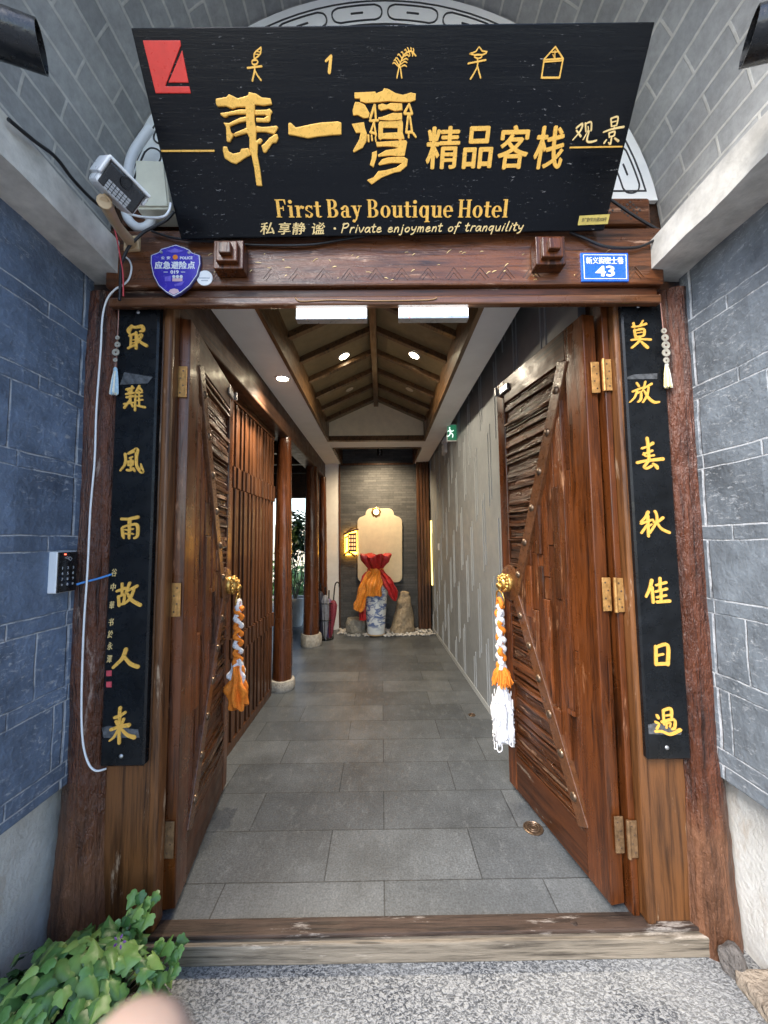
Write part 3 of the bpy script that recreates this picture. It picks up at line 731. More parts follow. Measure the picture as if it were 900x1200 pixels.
for k in range(4):
    xa = x0 + (x1-x0)*k/4 + .004; xb = x0 + (x1-x0)*(k+1)/4 - .004
    b = B(); b.box((xa, 6.49, .03), (xb, 6.525, CZ)); b.build('board', M['post'], t, bevel=.008)

# lobby and courtyard seen between the columns
t = thing('lobby_ceiling', 'dark timber lobby ceiling seen between the columns', 'ceiling', (-2.2, 5, 2.9))
b = B(); b.box((-3.28, 1.8, 2.90), (-1.155, 7.6, 2.96)); b.build('board', M['darkwood'], t)
for y in (4.6, 5.4, 6.2, 7.0): b = B(); b.box((-3.28, y-.06, 2.74), (-1.155, y+.06, 2.90)); b.build('joist', M['darkwood'], t, bevel=.008)
t = thing('lobby_opening', 'dark timber opening from the lobby to the bright courtyard', 'door frame', (-2, 7.6, 0))
b = B(); b.box((-3.28, 7.55, 2.35), (-.95, 7.67, 2.9)); b.build('head', M['darkwood'], t, bevel=.008)
b = B(); b.box((-1.42, 7.55, 0), (-.95, 7.67, 2.35)); b.build('side', M['darkwood'], t, bevel=.006)
b = B(); b.box((-3.28, 7.55, 0), (-2.6, 7.67, 2.35)); b.build('jamb', M['darkwood'], t, bevel=.006)

def leaf_poly(kind):
    if kind == 'ivy': return [(0, 0), (.14, -.09), (.32, -.10), (.46, .04), (.42, .20), (.52, .34), (.48, .48), (.30, .56), (.14, .80), (0, .98), (-.14, .80), (-.30, .56), (-.48, .48), (-.52, .34), (-.42, .20), (-.46, .04), (-.32, -.10), (-.14, -.09)]
    return [(0, 0), (.2, .2), (.26, .5), (.16, .8), (0, 1), (-.16, .8), (-.26, .5), (-.2, .2)]
def add_leaf(b, c, n, up, size, kind, rng, fold=.12):
    n = Vector(n).normalized(); up = Vector(up); up = (up - n*up.dot(n)).normalized(); sd_ = up.cross(n)
    P = leaf_poly(kind); cz = rng.uniform(-.1, .25)
    pts = [c + sd_*(x*size) + up*((y-.3)*size) + n*(size*(-fold*abs(x)*1.6 - cz*(y-.4)**2 + rng.uniform(-.02, .02))) for x, y in P]
    m_ = len(b.v); k = len(P); mid = [i for i in range(k) if P[i][0] == 0]
    ctr = c + up*(-.02*size) + n*(size*.09)
    b.v += pts + [ctr]
    b.f += [(m_+i, m_+(i+1) % k, m_+k) for i in range(k)]
def crown(rng, c, rad, n, size, kind):
    b = B(); c = Vector(c)
    for _ in range(n):
        d = Vector((rng.gauss(0, 1), rng.gauss(0, 1), rng.gauss(0, 1))).normalized(); r = rng.uniform(.45, 1) * (1 + .3*mnoise.noise(d*2.2))
        p = c + Vector((d.x*rad[0], d.y*rad[1], d.z*rad[2]))*r
        add_leaf(b, p, d + Vector((rng.uniform(-.6,.6), rng.uniform(-.6,.6), rng.uniform(0,.8))), (rng.uniform(-1,1), rng.uniform(-1,1), rng.uniform(-1,.2)), size*rng.uniform(.6, 1.2), kind, rng)
    return b
rng = random.Random(11)
t = thing('potted_shrub', 'leafy shrub in a round white pot in the courtyard beyond the columns', 'potted plant', (-1.62, 7.0, 0))
pc = atY(346, 706, 7.0); px_ = pc.x
b = B(); b.lathe((px_-.02, 7.0, 0), [(.14, 0), (.15, .03), (.21, .25), (.24, .42), (.255, .44), (.255, .5), (.22, .5), (.20, .44)], 28); b.build('pot', M['pot'], t, smooth=40)
b = B()
for k in range(6): b.tube([(px_, 7.0, .42), (px_ + rng.uniform(-.1,.1), 7.0 + rng.uniform(-.1,.1), .9), (px_ + rng.uniform(-.3,.3), 7.0 + rng.uniform(-.2,.2), 1.7)], [.014, .01, .005], 6)
b.build('stem', M['stem'], t, smooth=60)
crown(rng, (px_, 7.0, 1.62), (.34, .3, .45), 420, .12, 'l').build('foliage', M['shrub'], t, fixn=False)
for k, (x, y, z, r_, hue) in enumerate(((-1.9, 9.6, .45, .6, 'hedge'), (-2.6, 9.9, .6, .7, 'shrub'))):
    t = thing('courtyard_bush', ('bright green bush low in the courtyard beyond the white pot', 'darker green bush at the back of the courtyard')[k], 'bush', (x, y, PZ))
    b = B(); b.tube([(x, y, PZ), (x, y, z)], .02, 6, 0); b.build('trunk', M['stem'], t)
    crown(rng, (x, y, z), (r_, .5, r_*.8), 500, .16, 'l').build('foliage', M[hue], t, fixn=False)
b = B(); b.box((-4, 12.0, PZ), (0.9, 12.15, 2.0)); solo(b, 'courtyard_wall', M['cream'], 'pale wall at the back of the courtyard', 'wall')
# ------------------------------------------------------------------ doors
def door(hx, hy, fx, fy, sg, label, Lz=.03, Hz=2.50):
    d = Vector((fx-hx, fy-hy, 0)); L = d.length; rot = atan2(d.y, d.x)
    t = thing('wooden_door', label, 'door', (hx, hy, 0), rot)
    TH = .062
    # local frame: x along the leaf from the hinge, z up, visible face at y=0 (outward = sg*y)
    def bx(b, s0, s1, z0, z1, h0, h1):
        y0, y1 = sorted((sg*h0, sg*h1)); return b.box((s0, y0, z0), (s1, y1, z1))
    DP = Plane((0, 0, 0), (1, 0, 0), (0, 0, 1)); DP.n = Vector((0, sg, 0))
    hs, fs_, tr, br = .132, .09, .15, .20
    L_ = L
    b = B(); bx(b, 0, hs, Lz, Hz, -TH, 0); b.build('hinge_stile', M['stile'], t, True, bevel=.005)
    b = B(); bx(b, L_-fs_, L_, Lz, Hz, -TH, 0); b.build('lock_stile', M['stile'], t, True, bevel=.005)
    b = B(); bx(b, hs, L_-fs_, Hz-tr, Hz, -TH, -.002); b.build('top_rail', M['rail'], t, True, bevel=.004)
    b = B(); bx(b, hs, L_-fs_, Lz, Lz+br, -TH, -.002); b.build('bottom_rail', M['rail'], t, True, bevel=.004)
    b = B(); bx(b, hs, L_-fs_, Lz+br, Hz-tr, -TH+.004, -.034); b.build('backing_panel', M['rail'], t, True)
    zt, zb, zm = Hz-tr, Lz+br, 1.17
    s0, s1 = hs+.012, L_-fs_-.055
    def strap_s(z): return s1 + (s0-s1)*((z-zm)/(zt-zm) if z > zm else (zm-z)/(zm-zb))
    rg = random.Random(21 if sg > 0 else 33)
    b = B(); z = zb + .003                      # split horizontal planks on the free side
    while z < zt - .01:
        hgt = min(rg.uniform(.022, .058), zt - z)
        sa = max(hs+.002, strap_s(z + hgt/2) + .01); sb = L_-fs_-.002
        if sb - sa > .02:
            n = max(2, int((sb-sa)/.05)); zz = z; parts = rg.choice((1, 2, 2, 3))
            for j in range(parts):
                h = rg.uniform(-.022, .003); z0_, z1_ = z + hgt*j/parts + .0012, z + hgt*(j+1)/parts - .0006
                bot = []; top = []; m_ = len(b.v); w0 = rg.uniform(-.004, .004); seed = rg.uniform(0, 90)
                for i in range(n+1):
                    x = sa + (sb-sa)*i/n; wob = mnoise.noise(Vector((x*5, seed, 0)))*.006 + mnoise.noise(Vector((x*14, seed, 4)))*.003; hh = h + mnoise.noise(Vector((x*6, seed, 9)))*.006
                    b.v += [Vector((x, sg*-.034, z0_+wob)), Vector((x, sg*hh, z0_+wob)), Vector((x, sg*(hh+w0), z1_+wob)), Vector((x, sg*-.034, z1_+wob))]
                for i in range(n):
                    q = m_ + 4*i; b.f += [(q+k, q+(k+1) % 4, q+4+(k+1) % 4, q+4+k) for k in range(4)]
                b.f += [(m_, m_+1, m_+2, m_+3), tuple(m_+4*n+k for k in (3, 2, 1, 0))]
        z += hgt
    b.build('split_plank', M['plank_h'], t, True, bevel=.0015, seg=1)
    b = B(); s = hs + .002                       # upright boards on the hinge side
    while s < s1 - .01:
        wd_ = rg.uniform(.042, .072); e = min(s + wd_, s1); f = min(1, max(0, (s1 - (s+e)/2)/(s1-s0)))
        za, zc = zm - f*(zm-zb) - .0, zm + f*(zt-zm)
        cuts = sorted([za, zc] + [rg.uniform(za+.1, zc-.1) for _ in range(2) if zc-za > .5])
        for z0_, z1_ in zip(cuts, cuts[1:]):
            if z1_ - z0_ > .02: bx(b, s+.001, e-.001, z0_+.001, z1_-.001, -.034, rg.uniform(-.022, .003))
        s = e
    b.build('upright_board', M['plank_v'], t, True, bevel=.003)
    # round handle plate behind the knocker, then the straps that run to it
    kz = 1.235
    for za, zc in ((zm-.01, zt), (zb, zm+.01)):
        a_, c_ = (strap_s(za), za), (strap_s(zc), zc); dx, dz = c_[0]-a_[0], c_[1]-a_[1]; l = sqrt(dx*dx+dz*dz); nx, nz = -dz/l*.036, dx/l*.036
        b = B(); b.prism(DP, [(a_[0]+nx, a_[1]+nz), (a_[0]-nx, a_[1]-nz), (c_[0]-nx, c_[1]-nz), (c_[0]+nx, c_[1]+nz)], -.03, .006)
        b.build('diagonal_strap', M['strap'], t, True, bevel=.003)
    N = 6
    for i in range(N):
        for up in (0, 1):
            f = (i + (.5 if up else .55))/N; z = zm + .03 + f*(zt-zm-.06) if up else zm - .03 - f*(zm-zb-.06)
            b = B(); s = strap_s(z); b.lathe((s, sg*.005, z), [(.0205, 0), (.0205, .002), (.0175, .008), (.011, .0125), (.003, .0145)], 14, axis=(Vector((1,0,0)), Vector((0,0,1)), Vector((0,sg,0))))
            b.build('rivet', M['iron'], t, True, smooth=40)
    # lion knocker
    ks = L_ - .085; ax = (Vector((1,0,0)), Vector((0,0,1)), Vector((0,sg,0)))
    b = B(); b.lathe((ks-.01, sg*.004, kz), [(.105, -.01), (.105, .002), (.098, .006), (.05, .008)], 48, warp=lambda r, z, a: (r*(1+.035*abs(sin(a*12))) if r > .09 else r, z), axis=ax)
    kp = b.build('knocker_plate', M['strap'], t, True, smooth=35)
    b = B(); c = Vector((ks, sg*.03, kz))
    b.lathe((ks, sg*.008, kz), [(.052, 0), (.054, .012), (.048, .022), (.03, .03)], 24, axis=ax)
    P = lambda x, h, z: (ks + x, sg*(.03 + h), kz + z)
    b.ball(P(0, .012, .0), .036, 10, (1, .8, 1.1)); b.ball(P(0, .044, -.012), .017, 8, (1, .8, .8)); b.ball(P(0, .038, .008), .010, 8, (.7, .8, 1.8))
    for s_ in (-1, 1):
        b.ball(P(s_*.015, .035, .018), .0085, 8); b.ball(P(s_*.017, .036, .029), .010, 8, (1.3, .6, .5)); b.ball(P(s_*.014, .038, -.02), .012, 8); b.ball(P(s_*.034, .018, .034), .011, 8)
    b.ball(P(0, .036, -.034), .012, 8, (1.4, .8, .6))
    for k in range(14):
        a = 2*pi*k/14; b.ball(P(cos(a)*.045, .008, sin(a)*.046), .012, 7)
    kn = b.build('lion_knocker', M['brass'], t, True, smooth=50)
    b = B(); b.torus(P(0, .034, -.092), .046, .0058, (1, 0, 0), (0, sg*.12, 1)); r = b.build('ring', M['brass'], kn, True, smooth=60)
    # small metal bracket at the top of the free edge
    b = B(); bx(b, L_-.16, L_-.03, Hz-.085, Hz-.045, 0, .014); bx(b, L_-.045, L_-.03, Hz-.085, Hz-.03, .0142, .03); br_ = b.build('bracket', M['steel'], t, True, bevel=.002)
    return t, Vector((hx, hy, 0)) + d.normalized()*ks + Matrix.Rotation(rot, 3, 'Z') @ Vector((0, sg*(.070), kz-.136))
TR_sub = {}
dr, KR = door(.905, 1.645, .762, 2.45, 1, 'right open door leaf of dark split planks, with the long white tailed scarf on its knocker')
dl, KL = door(-.845, 1.665, -.965, 2.48, -1, 'left open door leaf of dark split planks, in front of the slatted screen')
# brass hinges on the leaf edge and the stile
def hinges(t, sgn, xe0, xe1, xs0, xs1, zs, Ye, Ys):
    for z in zs:
        b = B(); b.box((min(xe0, xe1), Ye-.004, z-.07), (max(xe0, xe1), Ye+.001, z+.07)); b.box((min(xs0, xs1), Ys-.004, z-.07), (max(xs0, xs1), Ys+.001, z+.07))
        xp = (xe1 + xs0)/2; b.tube([(xp, min(Ye, Ys)-.004, z-.072), (xp, min(Ye, Ys)-.004, z+.072)], .0075, 10, 0)
        h = b.build('hinge', M['brassdull'] if z > .8 else M['brassdark'], t, bevel=.001, smooth=40)
        b = B()
        for xa, xb, yy in ((xe0, xe1, Ye), (xs0, xs1, Ys)):
            for k in range(4):
                x = xa + (xb-xa)*(.35 if k % 2 else .65); b.lathe((x, yy-.004, z - .05 + k*.033), [(.0042, 0), (.0035, .0012)], 8, axis=(Vector((1,0,0)), Vector((0,0,1)), Vector((0,-1,0))))
        b.build('screw', M['iron'], h)
hz = [atY(700, v, 1.63).z for v in (441, 697, 981)]
hinges(dr, 1, .931, .967, .975, 1.006, hz, 1.643, 1.619)
hz = [atY(208, v, 1.65).z for v in (447, 703, 985)]
hinges(dl, -1, -.852, -.893, -.903, -.925, hz, 1.656, 1.622)

# ------------------------------------------------------------------ scarves on the knockers
def scarf(K, n, zl, tailfun, label):
    t = thing('braided_scarf', label, 'scarf', K, group='braided scarves on the door knockers')
    r = .0138
    for k in range(3):
        pts = []; N = 60
        for i in range(N+1):
            q = i/N; th = q*zl/.155*2*pi + 2*pi*k/3
            pts.append(K + Vector((cos(th)*.021*.4, sin(th)*.021, -q*zl)) + Vector((.012*cos(2*th)*.9, .0, .0)) + mnoise.noise_vector(Vector((q*9, k*5, n)))*.003)
        rad = [r*(1 + .22*sin(i*.9 + k*2)) for i in range(N+1)]
        b = B(); b.tube(pts, rad, 9, 0); b.rough(.003, 60, seed=k)
        b.build('orange_strand' if k == 0 or k == 2 and n == 0 else 'white_strand', M['orange'] if k == 0 or (k == 2 and n == 0) else M['whitecloth'], t, smooth=70)
    b = B(); b.tube([K + Vector((0, .03*cos(a), .01 + .03*sin(a))) for a in [i*2*pi/10 for i in range(11)]], .013, 8); b.build('knot', M['orange'] if n else M['whitecloth'], t, smooth=70)
    tailfun(t, K + Vector((0, 0, -zl)))
def fringe(t, name, mat, p, l, r0, r1, n, seed, thick=.005):
    rg = random.Random(seed); b = B()
    for k in range(n):
        a = rg.uniform(0, 2*pi); q = sqrt(rg.uniform(0, 1)); ll = l*rg.uniform(.75, 1.05)
        d0 = Vector((cos(a), sin(a), 0))*r0*q; d1 = Vector((cos(a), sin(a), 0))*r1*q
        b.tube([p + d0, p + (d0+d1)*.62 + Vector((rg.uniform(-.008,.008), rg.uniform(-.008,.008), -ll*.5)), p + d1 + Vector((rg.uniform(-.014,.014), rg.uniform(-.014,.014), -ll))], [thick, thick*1.15, thick*.7], 5, 3)
    b.build(name, mat, t, smooth=80)
def cloth_tail(t, name, mat, p, l, r, seed, folds=7):
    b = B(); N = 22
    def wp(rr, z, a):
        f = 1 + .34*sin(folds*a + 3*z/l + seed) + .18*sin(3*a + 9*z/l + seed*2); return rr*f, z + .012*sin(4*a + seed)*(z < -l*.8)
    pr = []
    for i in range(N+1):
        q = i/N; pr.append((r*(.42 + .75*min(1, q*1.8) - .25*max(0, q-.7)/.3 + .10*sin(q*13 + seed)), -l*q))
    b.lathe(p, pr, 56, warp=wp); b.rough(.007, 22, seed=seed); b.build(name, mat, t, smooth=80)
def tail_right(t, p):
    fringe(t, 'orange_fringe', M['orange'], p + Vector((0, 0, .012)), .11, .02, .052, 120, 3)
    cloth_tail(t, 'white_tail', M['whitecloth'], p + Vector((0, 0, -.05)), .37, .041, 2)
    rg = random.Random(8); b = B()
    for k in range(60):
        a = rg.uniform(0, 2*pi); z = -rg.uniform(.13, .42); q = p + Vector((cos(a)*.055, sin(a)*.055, z)); s_ = rg.uniform(.010, .018)
        e = Vector((-sin(a), cos(a), 0))
        b.tube([q - e*s_, q - e*s_ + Vector((0, 0, -s_*2)), q + Vector((0,0,-s_*2.8)) + Vector((cos(a), sin(a), 0))*.008, q + e*s_ + Vector((0, 0, -s_*2)), q + e*s_], .0035, 5, 3)
    b.build('white_loop', M['whitecloth'], t, smooth=80)
def tail_left(t, p):
    cloth_tail(t, 'white_tail', M['whitecloth'], p + Vector((0, 0, .03)), .15, .034, 5, 5)
    cloth_tail(t, 'orange_tail', M['orange'], p + Vector((0.008, -.012, -.015)), .24, .043, 1, 6)
scarf(KR, 1, .37, tail_right, 'orange and white braided scarf with a long white ruffled tail on the right door knocker')
scarf(KL, 0, .33, tail_left, 'orange and white braided scarf ending in an orange tail on the left door knocker')

# ------------------------------------------------------------------ couplet boards
def couplet(cs, xa, xb, label, screws):
    zt, zb = cs
    t = thing('couplet_board', label, 'couplet board', ((xa+xb)/2, 1.58, zb))
    b = B(); b.box((xa, 1.562, zb), (xb, 1.598, zt)); b.build('board', M['boardblack'], t, bevel=.007, seg=1)
    pl = Plane(((xa+xb)/2, 1.562, 0), (1, 0, 0), (0, 0, 1))
    for u, v in screws:
        q = atY(u, v, 1.562); b = B(); b.lathe(q, [(.008, -.001), (.008, .002), (.005, .005), (.001, .006)], 12, axis=(Vector((1,0,0)), Vector((0,0,1)), Vector((0,-1,0)))); b.build('screw', M['steel'], t, smooth=40)
    return t, pl
CHL = [((140, 370, 10), 'zui', [[(150,125,30),(115,175,45),(125,215,20)],[(140,135,25),(200,140,28),(270,130,38),(282,175,35),(240,190,14)],[(120,240,22),(185,215,22)],[(140,235,20),(135,370,22)],[(200,200,26),(200,385,28)],[(145,290,10),(190,285,10)],[(145,325,10),(190,318,10)],[(105,385,22),(150,360,22),(200,345,18)],[(215,240,20),(270,225,20),(230,300,22),(205,330,12)],[(215,250,14),(250,310,28),(320,355,34)]]),
 ((140, 370, 10), 'nan', [[(88,868,24),(168,848,22)],[(155,832,22),(145,895,20)],[(108,862,20),(116,905,18)],[(85,922,22),(172,908,22)],[(90,960,22),(165,945,22)],[(128,880,24),(130,1005,26)],[(55,1035,18),(165,1020,18)],[(120,1000,22),(60,1080,26)],[(135,1010,20),(160,1065,22)],[(235,825,24),(195,900,20)],[(190,930,18),(185,1110,22)],[(240,850,24),(266,878,20)],[(200,908,16),(270,900,18)],[(200,952,14),(270,942,18)],[(200,997,14),(275,987,18)],[(232,890,18),(235,1060,18)],[(195,1052,16),(300,1075,26)]]),
 ((130, 515, 9.6), 'feng', [[(165,165,28),(165,270,26),(110,350,18)],[(200,160,24),(260,130,36),(295,120,44),(290,200,28),(292,290,28),(330,350,34),(358,362,36),(340,275,12)],[(212,212,16),(248,196,16)],[(195,250,20),(250,240,20)],[(200,250,18),(200,292,18)],[(252,240,18),(252,282,16)],[(200,292,16),(252,286,16)],[(228,215,18),(228,335,20)],[(185,345,24),(220,348,24),(262,332,16)],[(255,320,16),(270,355,22)]]),
 ((130, 515, 9.6), 'yu', [[(125,895,28),(200,895,26),(305,875,36)],[(130,1000,26),(140,1080,30),(150,1112,16)],[(140,985,20),(210,965,20),(298,962,32),(302,1080,30),(265,1110,20)],[(215,900,36),(208,1110,24)],[(165,1014,18),(185,1018,16)],[(165,1058,16),(185,1063,16)],[(240,1010,18),(255,1005,16)],[(240,1060,18),(255,1063,16)]]),
 ((120, 670, 5.714), 'gu', [[(100,130,15),(155,110,18)],[(135,80,15),(135,150,15)],[(110,165,15),(115,225,18)],[(115,165,13),(150,155,15),(145,205,15)],[(112,220,15),(150,212,13)],[(185,75,17),(160,140,13)],[(165,130,13),(235,95,18)],[(215,115,16),(190,175,17),(150,215,11)],[(170,145,13),(200,190,20),(255,222,22)]]),
 ((120, 670, 5.714), 'ren', [[(160,520,24),(135,580,20),(75,640,16)],[(150,570,16),(190,615,22),(240,635,22)]]),
 ((120, 670, 5.714), 'lai', [[(85,975,17),(125,960,17),(155,940,17)],[(122,910,20),(118,960,18),(115,1145,18)],[(95,1000,17),(105,1020,17)],[(145,985,17),(135,1015,13)],[(60,1055,18),(120,1035,18),(180,1025,24)],[(105,1060,13),(80,1105,14),(50,1130,9)],[(130,1050,15),(170,1090,20),(215,1105,26)]])]
CHR = [((730, 370, 10.43), 'mo', [[(110,140,22),(180,135,18),(275,105,28)],[(125,95,26),(140,150,20)],[(240,65,18),(200,130,18)],[(137,180,24),(152,265,26)],[(145,182,20),(250,168,26),(252,240,26),(205,258,16)],[(160,262,20),(230,252,18)],[(168,215,12),(230,205,12)],[(100,300,22),(200,290,20),(335,295,26)],[(205,265,26),(188,320,26),(105,395,22)],[(220,320,20),(260,360,34),(295,390,36)]]),
 ((730, 370, 10.43), 'fang', [[(165,825,22),(190,865,24)],[(115,930,22),(170,905,20),(245,880,20)],[(170,920,22),(140,1000,20),(80,1060,13)],[(175,950,17),(215,935,22),(215,1020,26),(180,1055,20)],[(270,810,20),(250,890,18),(230,925,12)],[(255,890,17),(345,835,26)],[(310,880,19),(290,980,24),(240,1060,17)],[(255,920,15),(310,1010,32),(380,1060,32),(440,1055,17)]]),
 ((740, 505, 9.236), 'chun', [[(110,190,22),(170,170,20),(225,135,32)],[(125,258,20),(170,235,20),(220,215,24)],[(165,80,28),(175,150,26),(185,300,28)],[(60,345,28),(150,325,25),(335,305,34)],[(130,240,17),(150,275,13),(238,265,22)],[(180,330,23),(135,390,26),(165,405,24),(215,380,24)],[(230,355,20),(265,385,36),(275,405,28)]]),
 ((740, 505, 9.236), 'qiu', [[(175,880,32),(150,930,23),(100,985,19)],[(100,1005,21),(180,975,23),(225,960,17)],[(172,920,28),(180,1140,24)],[(165,1020,22),(105,1105,20)],[(190,1030,15),(215,1010,15)],[(250,870,25),(270,920,23),(265,990,23),(195,1105,18)],[(335,940,28),(285,985,19)],[(228,962,18),(240,995,18)],[(270,990,19),(320,1060,26),(405,1100,28)]]),
 ((750, 670, 6), 'jia', [[(80,60,20),(65,120,17),(40,175,13)],[(82,110,17),(90,215,17)],[(110,95,13),(180,75,17)],[(138,45,17),(138,135,17)],[(105,140,13),(185,120,17)],[(115,180,13),(180,165,15)],[(145,130,15),(145,205,15)],[(115,212,17),(205,205,19)]]),
 ((750, 670, 6), 'ri', [[(108,525,19),(110,650,20)],[(110,530,17),(190,515,20),(192,650,22)],[(118,588,13),(160,578,13)],[(112,648,19),(190,645,19)]]),
 ((750, 670, 6), 'guo', [[(118,1010,18),(125,1025,18)],[(108,1055,15),(130,1068,13),(115,1100,15)],[(105,1120,15),(150,1120,15),(210,1140,18),(280,1110,20)],[(160,975,14),(165,1070,14)],[(165,972,14),(213,962,18),(218,1020,16)],[(150,1055,14),(235,1038,16),(240,1095,16),(220,1105,11)],[(178,1010,10),(208,1005,10)],[(182,1062,12),(182,1095,12)],[(182,1066,10),(210,1060,10),(206,1088,10)]])]
def letter_chars(t, pl, CH):
    for (x0, y0, k), nm, strokes in CH:
        b = B()
        for s_ in strokes: b.stroke(pl, [(p[0], p[1], p[2]*.95) for p in pl.crop(s_ if False else [(p[0], p[1], p[2]*1.7) for p in s_], x0, y0, k*1.0)] if False else [(*pl.px(x0 + p[0]/k, y0 + p[1]/k), p[2]*1.18/k*PXM(pl, x0 + p[0]/k, y0 + p[1]/k)) for p in s_], -.001, .003, 5)
        b.build('character', M['gold'], t, smooth=30)
def PXM(pl, u, v):
    a, b_ = pl.px(u-1, v), pl.px(u+1, v); return sqrt((a[0]-b_[0])**2 + (a[1]-b_[1])**2)/2
t, pl = couplet((2.515, .636), -1.100, -.928, 'black couplet board with gold characters and small red seals, left of the doors', ((162, 366), (142, 886)))
CBL = t; letter_chars(t, pl, CHL)
for i, (ch, u, v) in enumerate((('谷', 134, 671), ('中', 133, 688), ('華', 131.5, 709), ('书', 130.5, 729), ('於', 129.5, 743), ('永', 129, 757), ('澤', 128.5, 772))):
    b = B(); b.textpx(pl, ch, u-3.2, v-4.5, u+3.2, v+4.5, 0, .0015, shear=.15); b.build('signature_character', M['goldpale'], t)
b = B()
for v in (789, 802):
    for k in range(1): b.prism(pl, [pl.px(*q) for q in ((125, v-3.2), (131, v-3.4), (131, v+3.2), (125, v+3.2))], 0, .0012)
b.build('seal', M['sealred'], t)
b = B(); b.prism(pl, pl.crop([(60, 665), (390, 720), (330, 795), (10, 810)], 140, 370, 10), 0, .0009); b.build('tape', M['tape'], t)
b = B(); b.prism(pl, pl.crop([(0, 1045), (40, 1030), (240, 1055), (250, 1110), (10, 1110)], 120, 670, 5.714), 0, .0007); b.build('tape', M['tape'], t)
t, pl = couplet((2.522, .632), 1.029, 1.204, 'black couplet board with gold characters, right of the doors', ((747.5, 359), (781.5, 876)))
letter_chars(t, pl, CHR)
b = B(); b.prism(pl, pl.crop([(45, 755), (120, 722), (415, 705), (415, 775), (60, 780)], 730, 370, 10.43), 0, .0009); b.build('tape', M['tape'], t)
b = B(); b.prism(pl, pl.crop([(55, 1075), (120, 1060), (290, 1130), (285, 1145), (60, 1140)], 750, 670, 6), 0, .0007); b.build('tape', M['tape'], t)

# ------------------------------------------------------------------ hotel sign
A0 = atY(207, 281, 1.475); A1 = atY(712, 267, 1.475)
ex = (A1 - A0); 
SP = Plane((A0 + A1)/2, ex, Vector((0, -.31, .472)))
if SP.n.y > 0: SP.n = -SP.n
SG = thing('hotel_sign', 'tilted black lacquered hotel sign with gold carved lettering above the doorway', 'hotel sign', SP.o)
cor = [SP.px(*q) for q in ((212, 280.5), (708, 270), (768, 25), (153, 32))]
b = B(); b.prism(SP, cor, -.032, 0, lf=False); b.build('board', M['black'], SG, bevel=.004)
b = B()
for s_ in (-.6, .62):
    q0 = SP.w(s_, .46, -.03); b.bar(q0, (q0.x, 1.64, q0.z + .12), .03, .012)
b.build('hanger', M['iron'], SG)
def polys(name, mat, lst, x0, y0, k, h=.007):
    b = B()
    for p in lst: b.prism(SP, SP.crop(p, x0, y0, k), -.001, h)
    return b.build(name, mat, SG, bevel=.0028, seg=2)
di = [[(75,150),(190,130),(215,100),(310,145),(415,115),(425,80),(500,95),(560,135),(655,145),(670,210),(580,225),(490,215),(380,240),(300,240),(255,258),(180,230),(95,235),(80,210)],
 [(385,200),(490,200),(485,380),(505,480),(500,590),(530,600),(520,640),(515,740),(545,900),(565,1070),(505,1065),(480,880),(450,740),(430,700),(430,560),(400,500),(395,330)],
 [(120,300),(200,290),(330,262),(400,262),(405,312),(300,315),(220,325),(170,350),(130,325)],
 [(155,400),(215,405),(330,350),(405,335),(405,390),(330,400),(225,440),(235,500),(262,520),(290,500),(410,450),(420,510),(340,530),(280,550),(265,535),(225,610),(190,600),(185,450)],
 [(488,265),(620,262),(640,245),(675,285),(655,320),(650,380),(630,398),(500,395),(500,348),(580,352),(612,332),(590,320),(488,322)],
 [(500,430),(560,445),(640,440),(715,430),(735,450),(715,490),(690,525),(600,500),(498,500)],
 [(500,590),(545,560),(570,585),(550,620),(520,630)],
 [(555,640),(585,620),(645,555),(700,520),(725,520),(735,570),(710,615),(675,615),(600,720),(575,715)],
 [(150,650),(195,650),(210,700),(260,725),(330,710),(340,675),(420,665),(440,720),(450,740),(390,770),(290,838),(235,820),(170,775),(150,700)]]
polys('character', M['gold'], di, 245, 100, 9)
polys('character', M['gold'], [[(340,432),(350,430),(370,450),(440,435),(470,430),(540,425),(555,430),(555,480),(520,482),(460,488),(420,495),(370,485),(340,480)]], 240, 20, 3.4615)
wan = [[(140,130),(360,120),(365,140),(440,110),(450,85),(490,90),(570,135),(650,155),(730,130),(785,140),(780,210),(730,230),(620,230),(500,220),(400,230),(260,240),(200,225),(195,190),(165,195),(140,190)],
 [(145,230),(190,230),(250,260),(300,350),(285,395),(240,400),(170,365),(125,370),(120,320)],
 [(110,460),(240,440),(250,500),(270,560),(265,640),(225,710),(130,760),(125,740),(190,620),(205,550),(155,555)],
 [(390,260),(430,245),(480,260),(520,240),(640,245),(645,315),(560,325),(500,300),(420,320),(390,300)],
 [(390,390),(430,385),(540,345),(640,345),(640,415),(520,425),(450,420),(390,415)],
 [(365,650),(680,630),(695,650),(665,795),(600,800),(520,790),(390,805),(385,785),(470,735),(600,715),(560,700),(480,695),(375,700)],
 [(325,760),(375,740),(375,800),(340,915),(300,890),(320,820)],
 [(390,880),(430,830),(500,810),(660,805),(700,830),(690,900),(620,960),(560,970),(430,1020),(320,1095),(270,1050),(340,1020),(390,955),(470,945),(580,915),(640,870),(520,870),(400,895)]]
wst = [[(420,465,48),(620,462,58)],[(622,450,56),(620,595,56)],[(418,460,50),(412,595,46)],[(415,585,44),(625,580,54)],[(350,260,24),(305,400,24)],[(355,260,20),(365,420,22)],[(300,425,20),(390,420,20)],[(345,440,20),(310,540,18)],[(345,440,18),(365,580,20)],[(305,545,20),(365,560,22)],[(285,580,22),(288,640,20)],[(320,580,18),(325,630,18)],[(360,600,16),(365,640,14)],[(715,250,22),(665,340,24)],[(715,250,20),(745,350,24)],[(665,350,20),(745,350,22)],[(705,360,20),(685,540,22)],[(720,360,20),(745,540,22)],[(685,545,24),(745,545,24)],[(710,560,20),(710,600,18)],[(760,560,24),(785,595,18)],[(640,570,26),(655,610,20)]]
b = B()
